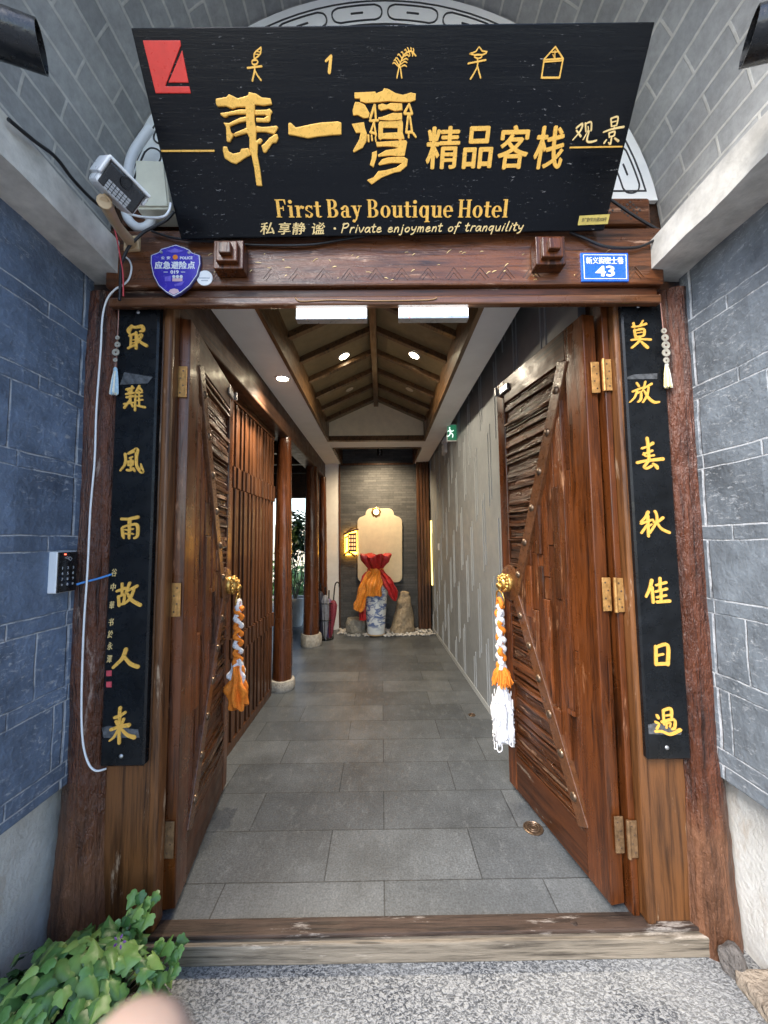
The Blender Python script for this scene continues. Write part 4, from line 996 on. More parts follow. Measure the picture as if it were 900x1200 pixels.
for p in wan: b.prism(SP, SP.crop(p, 400, 95, 9), -.001, .007)
def sstrokes(b, lst, x0, y0, k, h=.0035, n=4, wm=1.0):
    for s_ in lst: b.stroke(SP, [(*SP.px(x0 + p[0]/k, y0 + p[1]/k), p[2]/k*PXM(SP, x0 + p[0]/k, y0 + p[1]/k)*wm) for p in s_], -.001, h, n)
sstrokes(b, wst, 400, 95, 9, .005)
b.build('character', M['gold'], SG, bevel=.002, seg=2)
for ch, q in (('精', (62,92,190,252)), ('品', (198,92,318,250)), ('客', (328,88,455,252)), ('栈', (462,90,590,252))):
    b = B(); b.textpx(SP, ch, 480 + q[0]/3.214, 120 + q[1]/3.214, 480 + q[2]/3.214, 120 + q[3]/3.214, -.001, .004, bold=.022, shear=.04); b.build('character', M['gold'], SG)
guan = [[(125,165,15),(180,125,17),(165,190,14),(90,280,9)],[(125,190,12),(165,245,17)],[(210,120,13),(215,200,12)],[(215,125,12),(265,110,13),(265,190,13)],[(235,150,8),(235,190,8),(190,275,10)],[(245,195,13),(225,285,15),(260,300,17),(315,285,13)]]
jing = [[(455,75,12),(460,150,12)],[(455,75,12),(520,60,14),(510,140,12)],[(465,110,9),(505,100,9)],[(465,150,9),(505,140,9)],[(385,205,13),(470,175,14),(575,155,18)],[(490,150,12),(478,180,10)],[(435,215,12),(440,255,12)],[(435,215,12),(490,200,14),(485,240,12)],[(440,250,10),(480,242,10)],[(460,255,12),(450,320,14),(430,305,8)],[(410,280,12),(390,310,14)],[(490,265,12),(525,290,18)]]
b = B(); sstrokes(b, guan, 660, 130, 8.18, .002); b.build('character', M['goldpale'], SG)
b = B(); sstrokes(b, jing, 660, 130, 8.18, .002); b.build('character', M['goldpale'], SG)
b = B(); b.prism(SP, SP.crop([(403,73),(683,72),(683,82),(403,83)], 100, 160, 4.5), -.001, .003); b.prism(SP, SP.crop([(60,346),(562,338),(562,352),(60,362)], 660, 130, 8.18), -.001, .003)
b.build('rule_line', M['gold'], SG)
# red emblem
polys('emblem', M['red'], [[(85,85),(580,85),(590,150),(400,645),(385,690),(700,690),(718,785),(255,785)], [(605,210),(690,645),(420,645)]], 160, 40, 11.25, .003)
# small pictograms along the top
b = B(); sstrokes(b, [[(160,170,9),(163,120,9),(215,75,9)],[(215,75,9),(208,130,9),(160,170,9)],[(175,108,6),(208,112,6)],[(168,130,6),(205,133,6)],[(105,242,12),(220,228,12)],[(163,215,12),(163,262,12),(145,345,13)],[(164,258,11),(185,300,11),(214,340,13)],[(140,195,10),(150,180,10),(180,180,10),(188,195,10),(175,212,10),(150,212,10),(140,195,10)]], 275, 45, 6.923, .002)
b.build('pictogram', M['gold'], SG)
b = B(); sstrokes(b, [[(740,185,15),(780,150,20)],[(782,148,22),(768,275,26)]], 275, 45, 6.923, .002); b.build('pictogram', M['gold'], SG)
fern = [[(62,190,6),(72,140,6),(95,82,6),(128,62,6),(152,85,6)],[(85,190,6),(78,140,6)]] + [[(a,b_,4),(c_,d,5),(e_,f,4)] for a,b_,c_,d,e_,f in ((72,140,50,118,42,122),(74,135,55,105,48,108),(80,120,62,95,55,98),(88,100,72,78,66,82),(95,88,88,68,82,68),(108,72,104,55,98,58),(120,66,116,52,112,46),(132,66,130,52,128,46),(142,72,142,56,140,50),(78,140,96,130,108,136),(82,125,98,112,110,118),(88,108,104,98,114,104),(100,86,112,80,118,88),(120,68,124,80,122,86),(134,70,138,80,136,86))]
b = B(); sstrokes(b, fern, 450, 45, 4.09, .002, 3); b.build('pictogram', M['gold'], SG)
star = [[(410,75,5),(440,64,5),(455,42,5),(470,62,5),(494,66,5),(478,78,5),(440,82,5),(410,75,5)],[(432,90,5),(440,80,5),(465,80,5),(468,90,5),(450,98,5),(432,90,5)],[(403,122,6),(487,105,6)],[(448,98,6),(446,140,6),(414,195,7)],[(447,135,6),(462,190,7)]]
b = B(); sstrokes(b, star, 450, 45, 4.09, .002, 2); b.build('pictogram', M['gold'], SG)
hs_ = [[(768,100,6),(820,42,6)],[(820,42,6),(857,98,6)],[(765,105,6),(857,98,6)],[(765,115,5),(857,108,5)],[(766,108,6),(754,190,6)],[(857,100,6),(840,190,6)],[(754,190,7),(840,190,7)],[(803,68,4),(834,66,4)],[(818,60,4),(818,98,4)],[(808,78,3),(815,95,3)]]
b = B(); sstrokes(b, hs_, 450, 45, 4.09, .002, 1); b.build('pictogram', M['gold'], SG)
# serif line
def serif(b, txt, u0, v0, u1, v1):
    x = 0; G = []
    def rect(a0, b0, a1, b1): G.append([(x+a0, b0), (x+a1, b0), (x+a1, b1), (x+a0, b1)])
    def poly(p): G.append([(x+a, q) for a, q in p])
    def arc(cx, cy, rx, ry, ix, iy, a0, a1, n=14):
        A = [radians(a0 + (a1-a0)*i/n) for i in range(n+1)]
        for p, q in zip(A, A[1:]): G.append([(x+cx+rx*cos(p), cy+ry*sin(p)), (x+cx+rx*cos(q), cy+ry*sin(q)), (x+cx+ix*cos(q), cy+iy*sin(q)), (x+cx+ix*cos(p), cy+iy*sin(p))])
    def dot(cx, cy, r): G.append([(x+cx+r*cos(2*pi*i/12), cy+r*sin(2*pi*i/12)) for i in range(12)])
    X = .66; st = .15
    def stem(a, top, foot=True, flag=True):
        rect(a, 0, a+st, top)
        if foot: rect(a-.06, 0, a+st+.06, .05)
        if flag: rect(a-.07, top-.06, a+st*.5, top)
    for ch in txt:
        if ch == ' ': x += .20; continue
        if ch == 'F': stem(.08, 1, 1, 0); rect(.02, .94, .54, 1); poly([(.54, 1), (.54, .72), (.5, .72), (.44, .94)]); rect(.2, .47, .40, .54); rect(.38, .38, .43, .63); ad = .6
        elif ch == 'H': stem(.08, 1, 1, 0); stem(.47, 1, 1, 0); rect(.02, .95, .29, 1); rect(.41, .95, .68, 1); rect(.2, .47, .5, .54); ad = .72
        elif ch == 'B': stem(.08, 1, 0, 0); rect(.02, .95, .32, 1); rect(.02, 0, .32, .05); arc(.30, .745, .24, .255, .09, .20, -90, 90); arc(.31, .265, .28, .265, .12, .21, -90, 90); rect(.2, .49, .33, .54); ad = .66
        elif ch == 'i': stem(.07, X); dot(.14, .87, .10); ad = .32
        elif ch == 'l': stem(.07, 1.02); ad = .32
        elif ch == 'r': stem(.07, X); arc(.34, .44, .14, .22, .08, .14, 80, 175, 8); dot(.38, .56, .085); ad = .46
        elif ch == 't': rect(.09, .1, .09+st, .88); rect(.0, X-.07, .36, X); arc(.25, .12, .16, .13, .03, .07, 180, 330, 8); ad = .38
        elif ch == 'o': arc(.25, .33, .25, .345, .10, .29, 0, 360, 24); ad = .53
        elif ch == 'e': arc(.25, .33, .25, .345, .10, .285, 0, 318, 22); rect(.1, .33, .42, .39); ad = .51
        elif ch == 'q': arc(.23, .33, .23, .345, .08, .285, 40, 320, 20); rect(.33, -.24, .33+st, X); rect(.27, -.27, .54, -.22); ad = .56
        elif ch == 'a': rect(.28, .08, .28+st, .48); arc(.255, .46, .175, .215, .04, .155, 0, 160, 12); dot(.105, .50, .08); arc(.2, .18, .17, .20, .05, .13, 60, 300, 14); rect(.28, 0, .52, .07); ad = .52
        elif ch == 'u': rect(.07, .12, .07+st, X); rect(0, X-.06, .15, X); arc(.25, .17, .18, .185, .04, .11, 180, 330, 10); rect(.37, 0, .37+st, X); rect(.31, X-.06, .45, X); rect(.45, 0, .58, .05); ad = .59
        elif ch == 's':
            arc(.2, .49, .18, .185, .06, .12, 20, 190, 12); arc(.19, .18, .19, .195, .06, .125, -170, 10, 12); poly([(.02, .50), (.10, .42), (.38, .20), (.38, .12), (.30, .22), (.03, .42)]); rect(.33, .46, .37, .66); rect(.0, -.01, .04, .2); ad = .42
        elif ch == 'y': poly([(.05, X), (.21, X), (.35, .12), (.26, -.06)]); poly([(.42, X), (.47, X), (.27, -.12), (.2, -.22), (.16, -.2)]); rect(-.01, X-.05, .26, X); rect(.33, X-.05, .53, X); dot(.12, -.2, .085); ad = .54
        x += ad + .035
    a = SP.px(u0, v1); c = SP.px(u1, v1); d = SP.px(u0, v0); W_ = x
    ax = Vector((c[0]-a[0], c[1]-a[1]))/W_; up = Vector((0, d[1]-a[1])) 
    for g in G: b.prism(SP, [(a[0] + ax.x*p + up.x*q, a[1] + ax.y*p + up.y*q) for p, q in g], -.001, .0035)
b = B(); serif(b, 'First Bay Boutique Hotel', 324, 233.8, 596, 255); b.build('hotel_name_lettering', M['gold'], SG)
b = B()
for ch, x in (('私', 15), ('享', 70), ('静', 114), ('谧', 175)): b.textpx(SP, ch, 300 + x/2.647, 210 + 134/2.647, 300 + (x+38)/2.647, 210 + 172/2.647, -.001, .002, shear=.2, bold=.012); b.build('motto_character', M['goldpale'], SG); b = B()
q = [(*SP.px(300 + 243/2.647, 210 + 153/2.647), .007), (*SP.px(300 + 246/2.647, 210 + 153/2.647), .007)]; b.stroke(SP, q, 0, .002, 1)
# handwritten words, stroke by stroke on a unit grid
HW = {'P': ([[(.1,0),(.22,1)],[(.15,.9),(.5,1),(.6,.8),(.45,.55),(.2,.5)]], .62), 'r': ([[(.1,0),(.18,.55)],[(.15,.35),(.3,.55),(.42,.52)]], .42), 'i': ([[(.1,0),(.17,.5)],[(.2,.72),(.22,.76)]], .26), 'v': ([[(.05,.52),(.2,0),(.42,.55)]], .44), 'a': ([[(.4,.48),(.2,.52),(.06,.22),(.15,0),(.32,.15),(.42,.5)],[(.42,.5),(.4,.1),(.48,0)]], .5), 't': ([[(.2,.85),(.14,.15),(.22,0),(.32,.06)],[(.02,.58),(.34,.62)]], .36), 'e': ([[(.08,.28),(.35,.34),(.3,.52),(.12,.42),(.08,.1),(.22,0),(.42,.12)]], .45), 'n': ([[(.08,0),(.14,.5)],[(.1,.25),(.28,.52),(.38,.4),(.36,.0)]], .47), 'j': ([[(.2,.5),(.15,-.25),(0,-.3)],[(.22,.7),(.24,.74)]], .32), 'o': ([[(.25,.5),(.08,.3),(.12,.02),(.32,.05),(.4,.35),(.25,.5)]], .46), 'y': ([[(.08,.52),(.14,.2),(.34,.25)],[(.42,.55),(.3,-.1),(.1,-.3)]], .47), 'm': ([[(.06,0),(.12,.5)],[(.1,.3),(.22,.52),(.28,.4),(.28,0)],[(.28,.3),(.42,.52),(.5,.4),(.5,0)]], .62), 'f': ([[(.45,.9),(.28,.95),(.2,.5),(.1,-.25)],[(.05,.5),(.38,.55)]], .4), 'q': ([[(.38,.48),(.18,.5),(.06,.2),(.2,.05),(.36,.3)],[(.4,.52),(.34,-.35)]], .5), 'u': ([[(.08,.5),(.1,.08),(.26,.02),(.38,.3)],[(.4,.52),(.38,.0)]], .48), 'l': ([[(.2,1),(.1,.05),(.2,0)]], .26)}
b.build('motto_dot', M['goldpale'], SG)
x = 0; words = [[]]
for ch in 'Private enjoyment of tranquility':
    if ch == ' ': x += .42; words.append([]); continue
    st_, ad = HW[ch]; words[-1] += [[(x + p[0] + .12*p[1], p[1]) for p in s_] for s_ in st_]; x += ad + .04
a = SP.px(300 + 262/2.647, 210 + 166/2.647); c = SP.px(300 + 828/2.647, 210 + 159/2.647); hh = .030
for segs in words:
    b = B()
    for s_ in segs: b.stroke(SP, [(a[0] + (c[0]-a[0])*p[0]/x, a[1] + (c[1]-a[1])*p[0]/x + p[1]*hh, .0042) for p in s_], -.001, .002, 3)
    b.build('handwritten_word', M['goldpale'], SG)
b = B(); b.prism(SP, [SP.px(*q) for q in ((679, 253), (714.5, 251), (712, 262.5), (677, 264))], 0, .001); sk = b.build('sticker', M['sticker'], SG)
b = B(); b.textpx(SP, '京广登P字(35)第2028号', 681, 254.5, 711, 261, .001, .0016); b.build('sticker_text', M['ink'], sk)
# ------------------------------------------------------------------ badges and plates on the lintel
BP = Plane((0, 1.508, 0), (1, 0, 0), (0, 0, 1))
sh = [(525,42),(600,66),(640,85),(660,108),(725,130),(730,200),(705,295),(640,385),(570,440),(510,472),(450,440),(385,385),(340,300),(318,200),(320,130),(385,105),(405,78),(460,62)]
def scl(p, k, c=(524, 235)): return [(c[0] + (x-c[0])*k, c[1] + (y-c[1])*k) for x, y in p]
c_ = atY(205, 316, 1.508)
t = thing('police_badge', 'purple blue shield shaped police plate on the left end of the lintel', 'police plate', c_)
C_ = lambda pts: BP.crop(pts, 130, 280, 6.923)
b = B(); b.prism(BP, C_(sh), -.011, 0, lf=False); b.build('plate', M['badgerim'], t, bevel=.001)
b = B(); b.prism(BP, C_(scl(sh, .965)), -.002, .0006, lf=False); b.build('white_border', M['white'], t)
b = B(); b.prism(BP, C_(scl(sh, .94)), -.002, .0012, lf=False); b.build('blue_face', M['badgeblue'], t)
b = B(); z2, z6 = 1/6.923, 6.923
def tx(b, s, x0, y0, x1, y1, **k): b.textpx(BP, s, 130 + x0/z6, 280 + y0/z6, 130 + x1/z6, 280 + y1/z6, .001, .0018, **k)
tx(b, '公', 410, 144, 437, 168, bold=.02); tx(b, '安', 455, 144, 483, 168, bold=.02); tx(b, 'POLICE', 563, 146, 663, 167, bold=.03)
tx(b, '应', 358, 185, 420, 245, bold=.03); tx(b, '急', 425, 185, 486, 245, bold=.03); tx(b, '避', 491, 185, 552, 245, bold=.03); tx(b, '险', 557, 185, 617, 245, bold=.03); tx(b, '点', 623, 185, 683, 245, bold=.03)
tx(b, '019', 486, 258, 551, 284, bold=.03)
for x in (430, 570): b.prism(BP, C_([(x, 269), (x+33, 269), (x+33, 273), (x, 273)]), .001, .0016)
b.build('lettering', M['white'], t)
def disc(b, pl, u, v, r, h0, h1, n=24):
    a, c = pl.px(u, v), PXM(pl, u, v); b.prism(pl, [(a[0] + r*c*cos(2*pi*i/n), a[1] + r*c*sin(2*pi*i/n)) for i in range(n)], h0, h1)
b = B(); disc(b, BP, 130 + 524/z6, 280 + 151/z6, 3.0, .001, .0018); b.build('round_emblem', M['orange'], t)
b = B()
for x in (512, 542, 572): disc(b, BP, 130 + x/z6, 280 + 308/z6, 1.9, .001, .0018, 14)
b.build('round_icon', M['plasticw'], t)
b = B(); b.prism(BP, C_([(470, 432), (485, 412), (515, 405), (545, 412), (556, 432), (512, 455)]), .001, .0018); b.prism(BP, C_([(500, 322), (582, 322), (582, 346), (500, 346)]), .001, .0017); b.build('pink_mark', M['pink'], t)
b = B(); b.prism(BP, C_([(515, 372), (600, 345), (575, 380), (520, 385)]), .001, .0017); b.prism(BP, C_([(460, 100), (520, 80), (590, 100), (560, 112), (490, 114)]), .001, .0017); b.prism(BP, C_([(440, 312), (488, 300), (488, 345), (440, 345)]), .001, .0016); b.build('lilac_mark', M['lilac'], t)
b = B()
for x, y in ((412, 113), (636, 116)): disc(b, BP, 130 + x/z6, 280 + y/z6, 1.6, .001, .004, 12)
b.build('bolt', M['steel'], t)
P2 = Plane((0, 1.52, 0), (1, 0, 0), (0, 0, 1))
t = thing('round_sticker', 'small round white sticker beside the blue police plate', 'sticker', atY(240, 326, 1.52))
b = B(); disc(b, P2, 130 + 763/z6, 280 + 320/z6, 9.2, -.001, .002, 36); b.build('disc', M['white'], t)
b = B()
for y, x0, x1 in ((322, 716, 806), (343, 735, 788)): b.prism(P2, P2.crop([(x0, y-4), (x1, y-4), (x1, y+3), (x0, y+3)], 130, 280, 6.923), .002, .0027)
b.build('text_line', plain('grey_print', (.42, .45, .5), .6, 0, .5, 300, 0), t)
PLT = Plane((0, 1.512, 0), (1, 0, 0), (0, 0, 1))
t = thing('address_plate', 'blue house number plate reading 43 on the right end of the lintel', 'address plate', atY(708, 313, 1.512))
pr = lambda pts: PLT.crop(pts, 600, 250, 4.5)
b = B(); b.prism(PLT, pr([(361, 208), (612, 209), (616, 358), (368, 358)]), -.0075, 0, lf=False); b.build('plate', M['plateblue'], t, bevel=.001)
b = B(); k = 4
for p, q in (((376, 220), (600, 221)), ((600, 221), (604, 346)), ((604, 346), (382, 346)), ((382, 346), (376, 220))): b.stroke(PLT, [(*PLT.px(600 + x/4.5, 250 + y/4.5), .0025) for x, y in (p, q)], -.0005, .0008, 1)
b.build('border', M['white'], t)
b = B()
for i, ch in enumerate('新义街密士巷'): b.textpx(PLT, ch, 600 + (391 + i*32.8)/4.5, 250 + 232/4.5, 600 + (391 + i*32.8 + 30)/4.5, 250 + 268/4.5, -.0005, .0008, bold=.015)
b.textpx(PLT, '43', 600 + 444/4.5, 250 + 279/4.5, 600 + 535/4.5, 250 + 334/4.5, -.0005, .0008, bold=.035)
b.build('lettering', M['white'], t)

# LED panels hanging under the lintel
for (u0, u1, v0, v1, lab) in ((347, 430, 354, 374, 'bright white LED strip display under the lintel, the left one without marks'), (467, 548.5, 353, 373, 'bright white LED strip display under the lintel, the right one with faint grey writing')):
    YL = 1.552
    p0, p1 = atY(u0, v1, YL), atY(u1, v0, YL); zt = min(p1.z, 2.502)
    t = thing('led_display', lab, 'led display', ((p0.x+p1.x)/2, YL, p0.z), group='LED displays under the lintel')
    b = B(); b.box((p0.x, YL, p0.z), (p1.x, YL+.03, zt)); b.build('case', M['plasticw'], t, bevel=.002)
    b = B(); b.box((p0.x+.002, YL-.003, p0.z+.008), (p1.x-.002, YL+.0005, zt-.002)); b.build('light_panel', M['led_e'], t)
    b = B(); b.box((p0.x, YL-.006, p0.z-.004), (p1.x, YL+.03, p0.z+.007)); b.build('lower_edge', M['steel'], t, bevel=.001)
    b = B(); LPx = Plane((0, YL-.0045, 0), (1, 0, 0), (0, 0, 1)); disc(b, LPx, u0 + 13, v1 - 1.5, .8, 0, .003, 8); b.build('indicator', M['reddot_e'], t)
    if u0 > 400:
        b = B(); rg = random.Random(4)
        for row, vv, n in ((0, 358, 7), (1, 365, 8)):
            for i in range(n):
                x = u0 + 7 + i*4.6 + row*2; 
                for s_ in range(2): b.stroke(LPx, [(*LPx.px(x + rg.uniform(0, 3), vv + rg.uniform(-1.8, 1.8)), .0012), (*LPx.px(x + rg.uniform(0, 3), vv + rg.uniform(-1.8, 1.8)), .0012)], 0, .001, 1)
        b.build('faint_writing', plain('led_grey_mark', (.5, .53, .55), .6, 0, 0, 5, 0), t)
b = B(); b.tube([atY(*q, 1.512) for q in ((346, 349), (352, 353), (375, 352), (396, 351.5), (440, 352.5), (500, 351.5), (512, 349))], .0022, 6); solo(b, 'cable', plain('tan_wire', (.5, .3, .14), .5, 0, .1, 20, 0), 'thin tan wire along the lintel trim above the two LED displays', 'cable', group='cables', smooth=60)

# ------------------------------------------------------------------ security camera, junction box, pipes and cables
def face_frame(u, v, dist, yaw, pit, roll):
    c = CAM + ray(u, v).normalized()*dist; f = (CAM - c).normalized()
    r = Vector((0, 0, 1)).cross(f).normalized(); up = f.cross(r)
    f = (f + r*yaw + up*pit).normalized(); r = up.cross(f).normalized(); up = f.cross(r)
    q = Matrix.Rotation(roll, 3, f); return c, q @ r, q @ up, f
c, r, up, f = face_frame(144.3, 221.5, 1.80, .20, .06, radians(-28))
t = thing('security_camera', 'white bullet security camera on a tan bracket at the top left of the door', 'camera', c - f*.1)
b = B(); b.obox(c - f*.085, r, up, f, .118, .080, .14); b.build('housing', M['plasticw'], t, bevel=.014, seg=3)
b = B(); b.obox(c - f*.014, r, up, f, .108, .072, .01); b.build('front_glass', M['blackplastic'], t, bevel=.004)
b = B(); b.obox(c - f*.085 + up*.045, r, up, f, .130, .010, .16); b.obox(c - f*.08 - r*.062 + up*.016, r, up, f, .009, .055, .155); b.obox(c - f*.085 + r*.062 + up*.024, r, up, f, .008, .03, .14); b.build('sun_hood', M['plasticw'], t, bevel=.007, seg=3)
b = B(); b.lathe(c + up*.022, [(.017, -.004), (.017, .003), (.013, .003), (.012, .0005), (.004, .001)], 20, axis=(r, up, f)); b.build('lens', M['lampblack'], t, smooth=40)
b = B()
for i in range(6):
    for j in range(4): b.obox(c - r*.004 + r*((i-2.5)*.0115) - up*(.012 + j*.0085), r, up, f, .0095, .0066, .004)
b.build('infrared_lamp', M['steel'], t)
a_ = CAM + ray(122, 236).normalized()*1.83; e_ = atY(155, 286, 1.515)
b = B(); b.tube([a_, a_*.5 + e_*.5 + Vector((-.01, 0, 0)), e_], [.022, .017, .022], 10, 4); b.obox(e_ + Vector((0, .003, 0)), (1, 0, .1), (0, 0, 1), (0, 1, 0), .062, .062, .02); b.tube([a_, c - f*.12 - up*.035], .014, 8, 0); b.build('bracket', M['plastict'], t, bevel=.002, smooth=40)
q0, q1, q2, q3 = [atY(*p, 1.49) for p in ((160, 245), (199, 245), (193.5, 189), (159, 188))]
b = B(); D = Vector((0, .094, 0)); b.hexa([q0, q1, q1 + D, q0 + D], [q3, q2, q2 + D, q3 + D]); t = thing('junction_box', 'cream plastic junction box between the security camera and the hotel sign', 'junction box', (q0+q2)/2)
b.build('case', M['plasticc'], t, bevel=.006, seg=3)
b = B(); g = .004; D = Vector((0, -.008, 0)); m_ = (q0+q2)/2; ins = [m_ + (p - m_)*.93 for p in (q0, q1, q2, q3)]; b.hexa([p + D*.0 + Vector((0, .001, 0)) for p in ins], [p + D for p in ins]); b.build('lid', M['plasticc'], t, bevel=.003)
b = B(); b.tube([atY(*q, 1.545) for q in ((176, 150), (166, 164), (156, 180), (151, 196), (149, 222), (147, 246), (152, 259), (162, 267), (172, 266), (178, 258), (180, 248))], .0185, 12); solo(b, 'conduit', M['plasticw'], 'white flexible plastic conduit bending behind the camera and junction box', 'pipe', smooth=60)
def cable(pts, r, mat, lab): b = B(); b.tube(pts, r, 8, 6); solo(b, 'cable', mat, lab, 'cable', group='cables', smooth=60)
cable([atY(*q, 1.48) for q in ((204, 248), (196, 257), (184, 264), (170, 271), (162, 278), (152, 288), (147, 297), (142, 311), (141, 333), (140, 352))], .0055, M['cable'], 'thick black cable curving from the junction box past the police plate')
cable([atY(*q, 1.505) for q in ((178, 271), (200, 278), (224, 281.5), (262, 284), (300, 287), (360, 287), (400, 281), (430, 276))], .0045, M['cable'], 'black cable sagging just under the bottom left edge of the sign')
cable([atY(*q, 1.53) for q in ((700, 224), (717, 235), (745, 254), (775, 271), (790, 277))], .0055, M['cable'], 'black cable crossing the carved beam at the right of the sign')
cable([atY(*q, 1.505) for q in ((668, 272), (682, 278), (710, 289), (745, 290), (768, 281), (780, 272))], .0055, M['cable'], 'black cable sagging above the blue number plate')
cable([atY(*q, 1.47) for q in ((127, 248), (129, 255), (134, 268), (137, 280), (141, 302), (144, 320), (144.5, 347))], .0028, M['redwire'], 'thin red wire hanging beside the left concrete beam')
cable([atX(*q, -1.06) for q in ((10, 140), (40, 165), (65, 184), (87, 212), (113, 238), (128, 246))], .006, M['cable'], 'black cable running along the top of the left concrete beam to the camera')
cable([atY(*q, 1.40) for q in ((137, 242), (153, 251), (173, 255), (191, 254), (198, 247), (200, 238))], .0042, M['plasticw'], 'white cable looping under the security camera')
cable([atY(*q, 1.515) for q in ((146, 300), (152, 306), (154, 316), (149, 330), (134, 340), (125, 352), (120, 373), (118, 410), (113, 480), (111, 538), (106, 597), (102.5, 669), (98, 739), (95.5, 822), (97, 868), (103, 893), (112, 903), (124, 901))], .0036, M['plasticw'], 'long white cable running down the post beside the blue wall')
cable([atY(89.5, 685, 1.50), atY(100, 682, 1.52), atY(115, 678, 1.535), atY(131, 673, 1.552)], .0042, M['bluewire'], 'short blue cable from the keypad to the couplet board')

def coin_tassel(cord, coins, tp, bt, wd, mat, lab, Y=1.548):
    t = thing('coin_tassel', lab, 'tassel charm', atY(*coins[0][:2], Y), group='coin tassels by the couplets')
    b = B(); b.tube([atY(*q, Y) for q in cord + [tp]], .0018, 6, 3); b.build('cord', plain('pink_brown_cord', (.38, .2, .16), .8, 0, .2, 40, 0), t)
    for i, (u, v, r) in enumerate(coins):
        pl = Plane(atY(u, v, Y - .006 - .0015*(i % 2)), (1, 0, 0), (0, 0, 1)); rr = r*PXM(Plane((0, Y, 0), (1,0,0), (0,0,1)), u, v); b = B()
        N = 24; out = [(cos(2*pi*k/N)*rr, sin(2*pi*k/N)*rr) for k in range(N)]; inn = []
        for k in range(N):
            a = 2*pi*k/N; s_ = rr*.26/max(abs(cos(a)), abs(sin(a))); inn.append((cos(a)*s_, sin(a)*s_))
        for k in range(N):
            j = (k+1) % N; b.hexa([pl.w(*p, 0) for p in (out[k], out[j], inn[j], inn[k])], [pl.w(*p, .003) for p in (out[k], out[j], inn[j], inn[k])])
        b.build('coin', M['coin'], t)
    p0, p1 = atY(*tp, Y), atY(*bt, Y); rg = random.Random(2)
    for nm, mt in zip(('tassel', 'tassel_second_thread'), mat):  # two bunches of thread, the second in another colour
        b = B()
        for k in range(34):
            a = rg.uniform(0, 2*pi); q = sqrt(rg.uniform(0, 1)); d = Vector((cos(a), sin(a)*.6, 0))*q
            b.tube([p0 + d*wd*.3, p0*.6 + p1*.4 + d*wd*.7, p1 + d*wd + Vector((0, 0, rg.uniform(-.006, .004)))], .0016, 5, 3)
        if nm == 'tassel': b.ball(p0 + Vector((0, -.001, 0)), .008, 8, (1, .8, 1.2))
        b.build(nm, mt, t)
pale = plain('pale_blue_thread', (.42, .60, .72), .6, 0, .15, 90, 0); palew = plain('cream_thread', (.80, .78, .66), .7, 0, .12, 90, 0); yel = plain('yellow_thread', (.80, .66, .25), .7, 0, .12, 90, 0); pk = plain('pink_thread', (.72, .5, .5), .7, 0, .12, 90, 0)
coin_tassel([(139, 356), (138.5, 380)], [(138, 396, 2.4), (138, 404, 3.3), (136, 413, 4.2), (135.5, 422, 2.4)], (135.5, 433), (133.5, 461), .018, (pale, palew), 'old coins and a pale blue tassel hanging at the edge of the left couplet board')
coin_tassel([(773, 345), (775, 365), (777, 384)], [(777.7, 388, 3.2), (779, 396, 4.1), (780, 404.7, 4.7), (780.3, 413.5, 4.7), (780.5, 422.5, 3.6)], (781, 428), (783, 453), .017, (palew, yel), 'five pale coins and a cream tassel hanging at the edge of the right couplet board')

# keypad on the left wall
k0, k1 = atX(89, 692, -1.188), atX(68, 648, -1.188)
y0, y1, z0, z1 = k1.y, k0.y, k0.z, k1.z + .004
t = thing('keypad', 'black door entry keypad in a silver case on the blue wall', 'keypad', (-1.22, (y0+y1)/2, z0))
b = B(); b.box((-1.222, y0, z0), (-1.190, y1, z1)); b.build('case', M['plasticw'], t, bevel=.004, seg=3)
b = B(); b.box((-1.191, y0+.0015, z0+.0015), (-1.186, y1-.0015, z1-.0015)); b.build('front', M['blackplastic'], t, bevel=.003)
KP = Plane((-1.186, (y0+y1)/2, (z0+z1)/2), (0, 1, 0), (0, 0, 1))
if KP.n.x < 0: KP.n = -KP.n
b = B(); W_, H_ = y1-y0, z1-z0
for i, ch in enumerate('123456789*0#'):
    a, c = (i % 3 - 1)*W_*.27, H_*(.10 - (i//3)*.135); b.text(KP, ch, (a-.0035, c-.005, a+.0035, c+.005), 0, .0005, fit='keep')
q = H_*.31
for p in ([(-.016, q+.006), (-.004, q+.010), (.004, q)], [(-.002, q+.002), (.010, q-.006), (.016, q+.002), (.006, q+.009)]): b.stroke(KP, [(*x, .0014) for x in p + [p[0]]], 0, .0005, 1)
b.build('key_marks', plain('grey_key_print', (.45, .47, .5), .5, 0, 0, 5, 0), t)
b = B(); b.prism(KP, [(-.020, H_*.42), (-.012, H_*.42), (-.012, H_*.445), (-.020, H_*.445)], 0, .0008); b.build('indicator', M['reddot_e'], t)

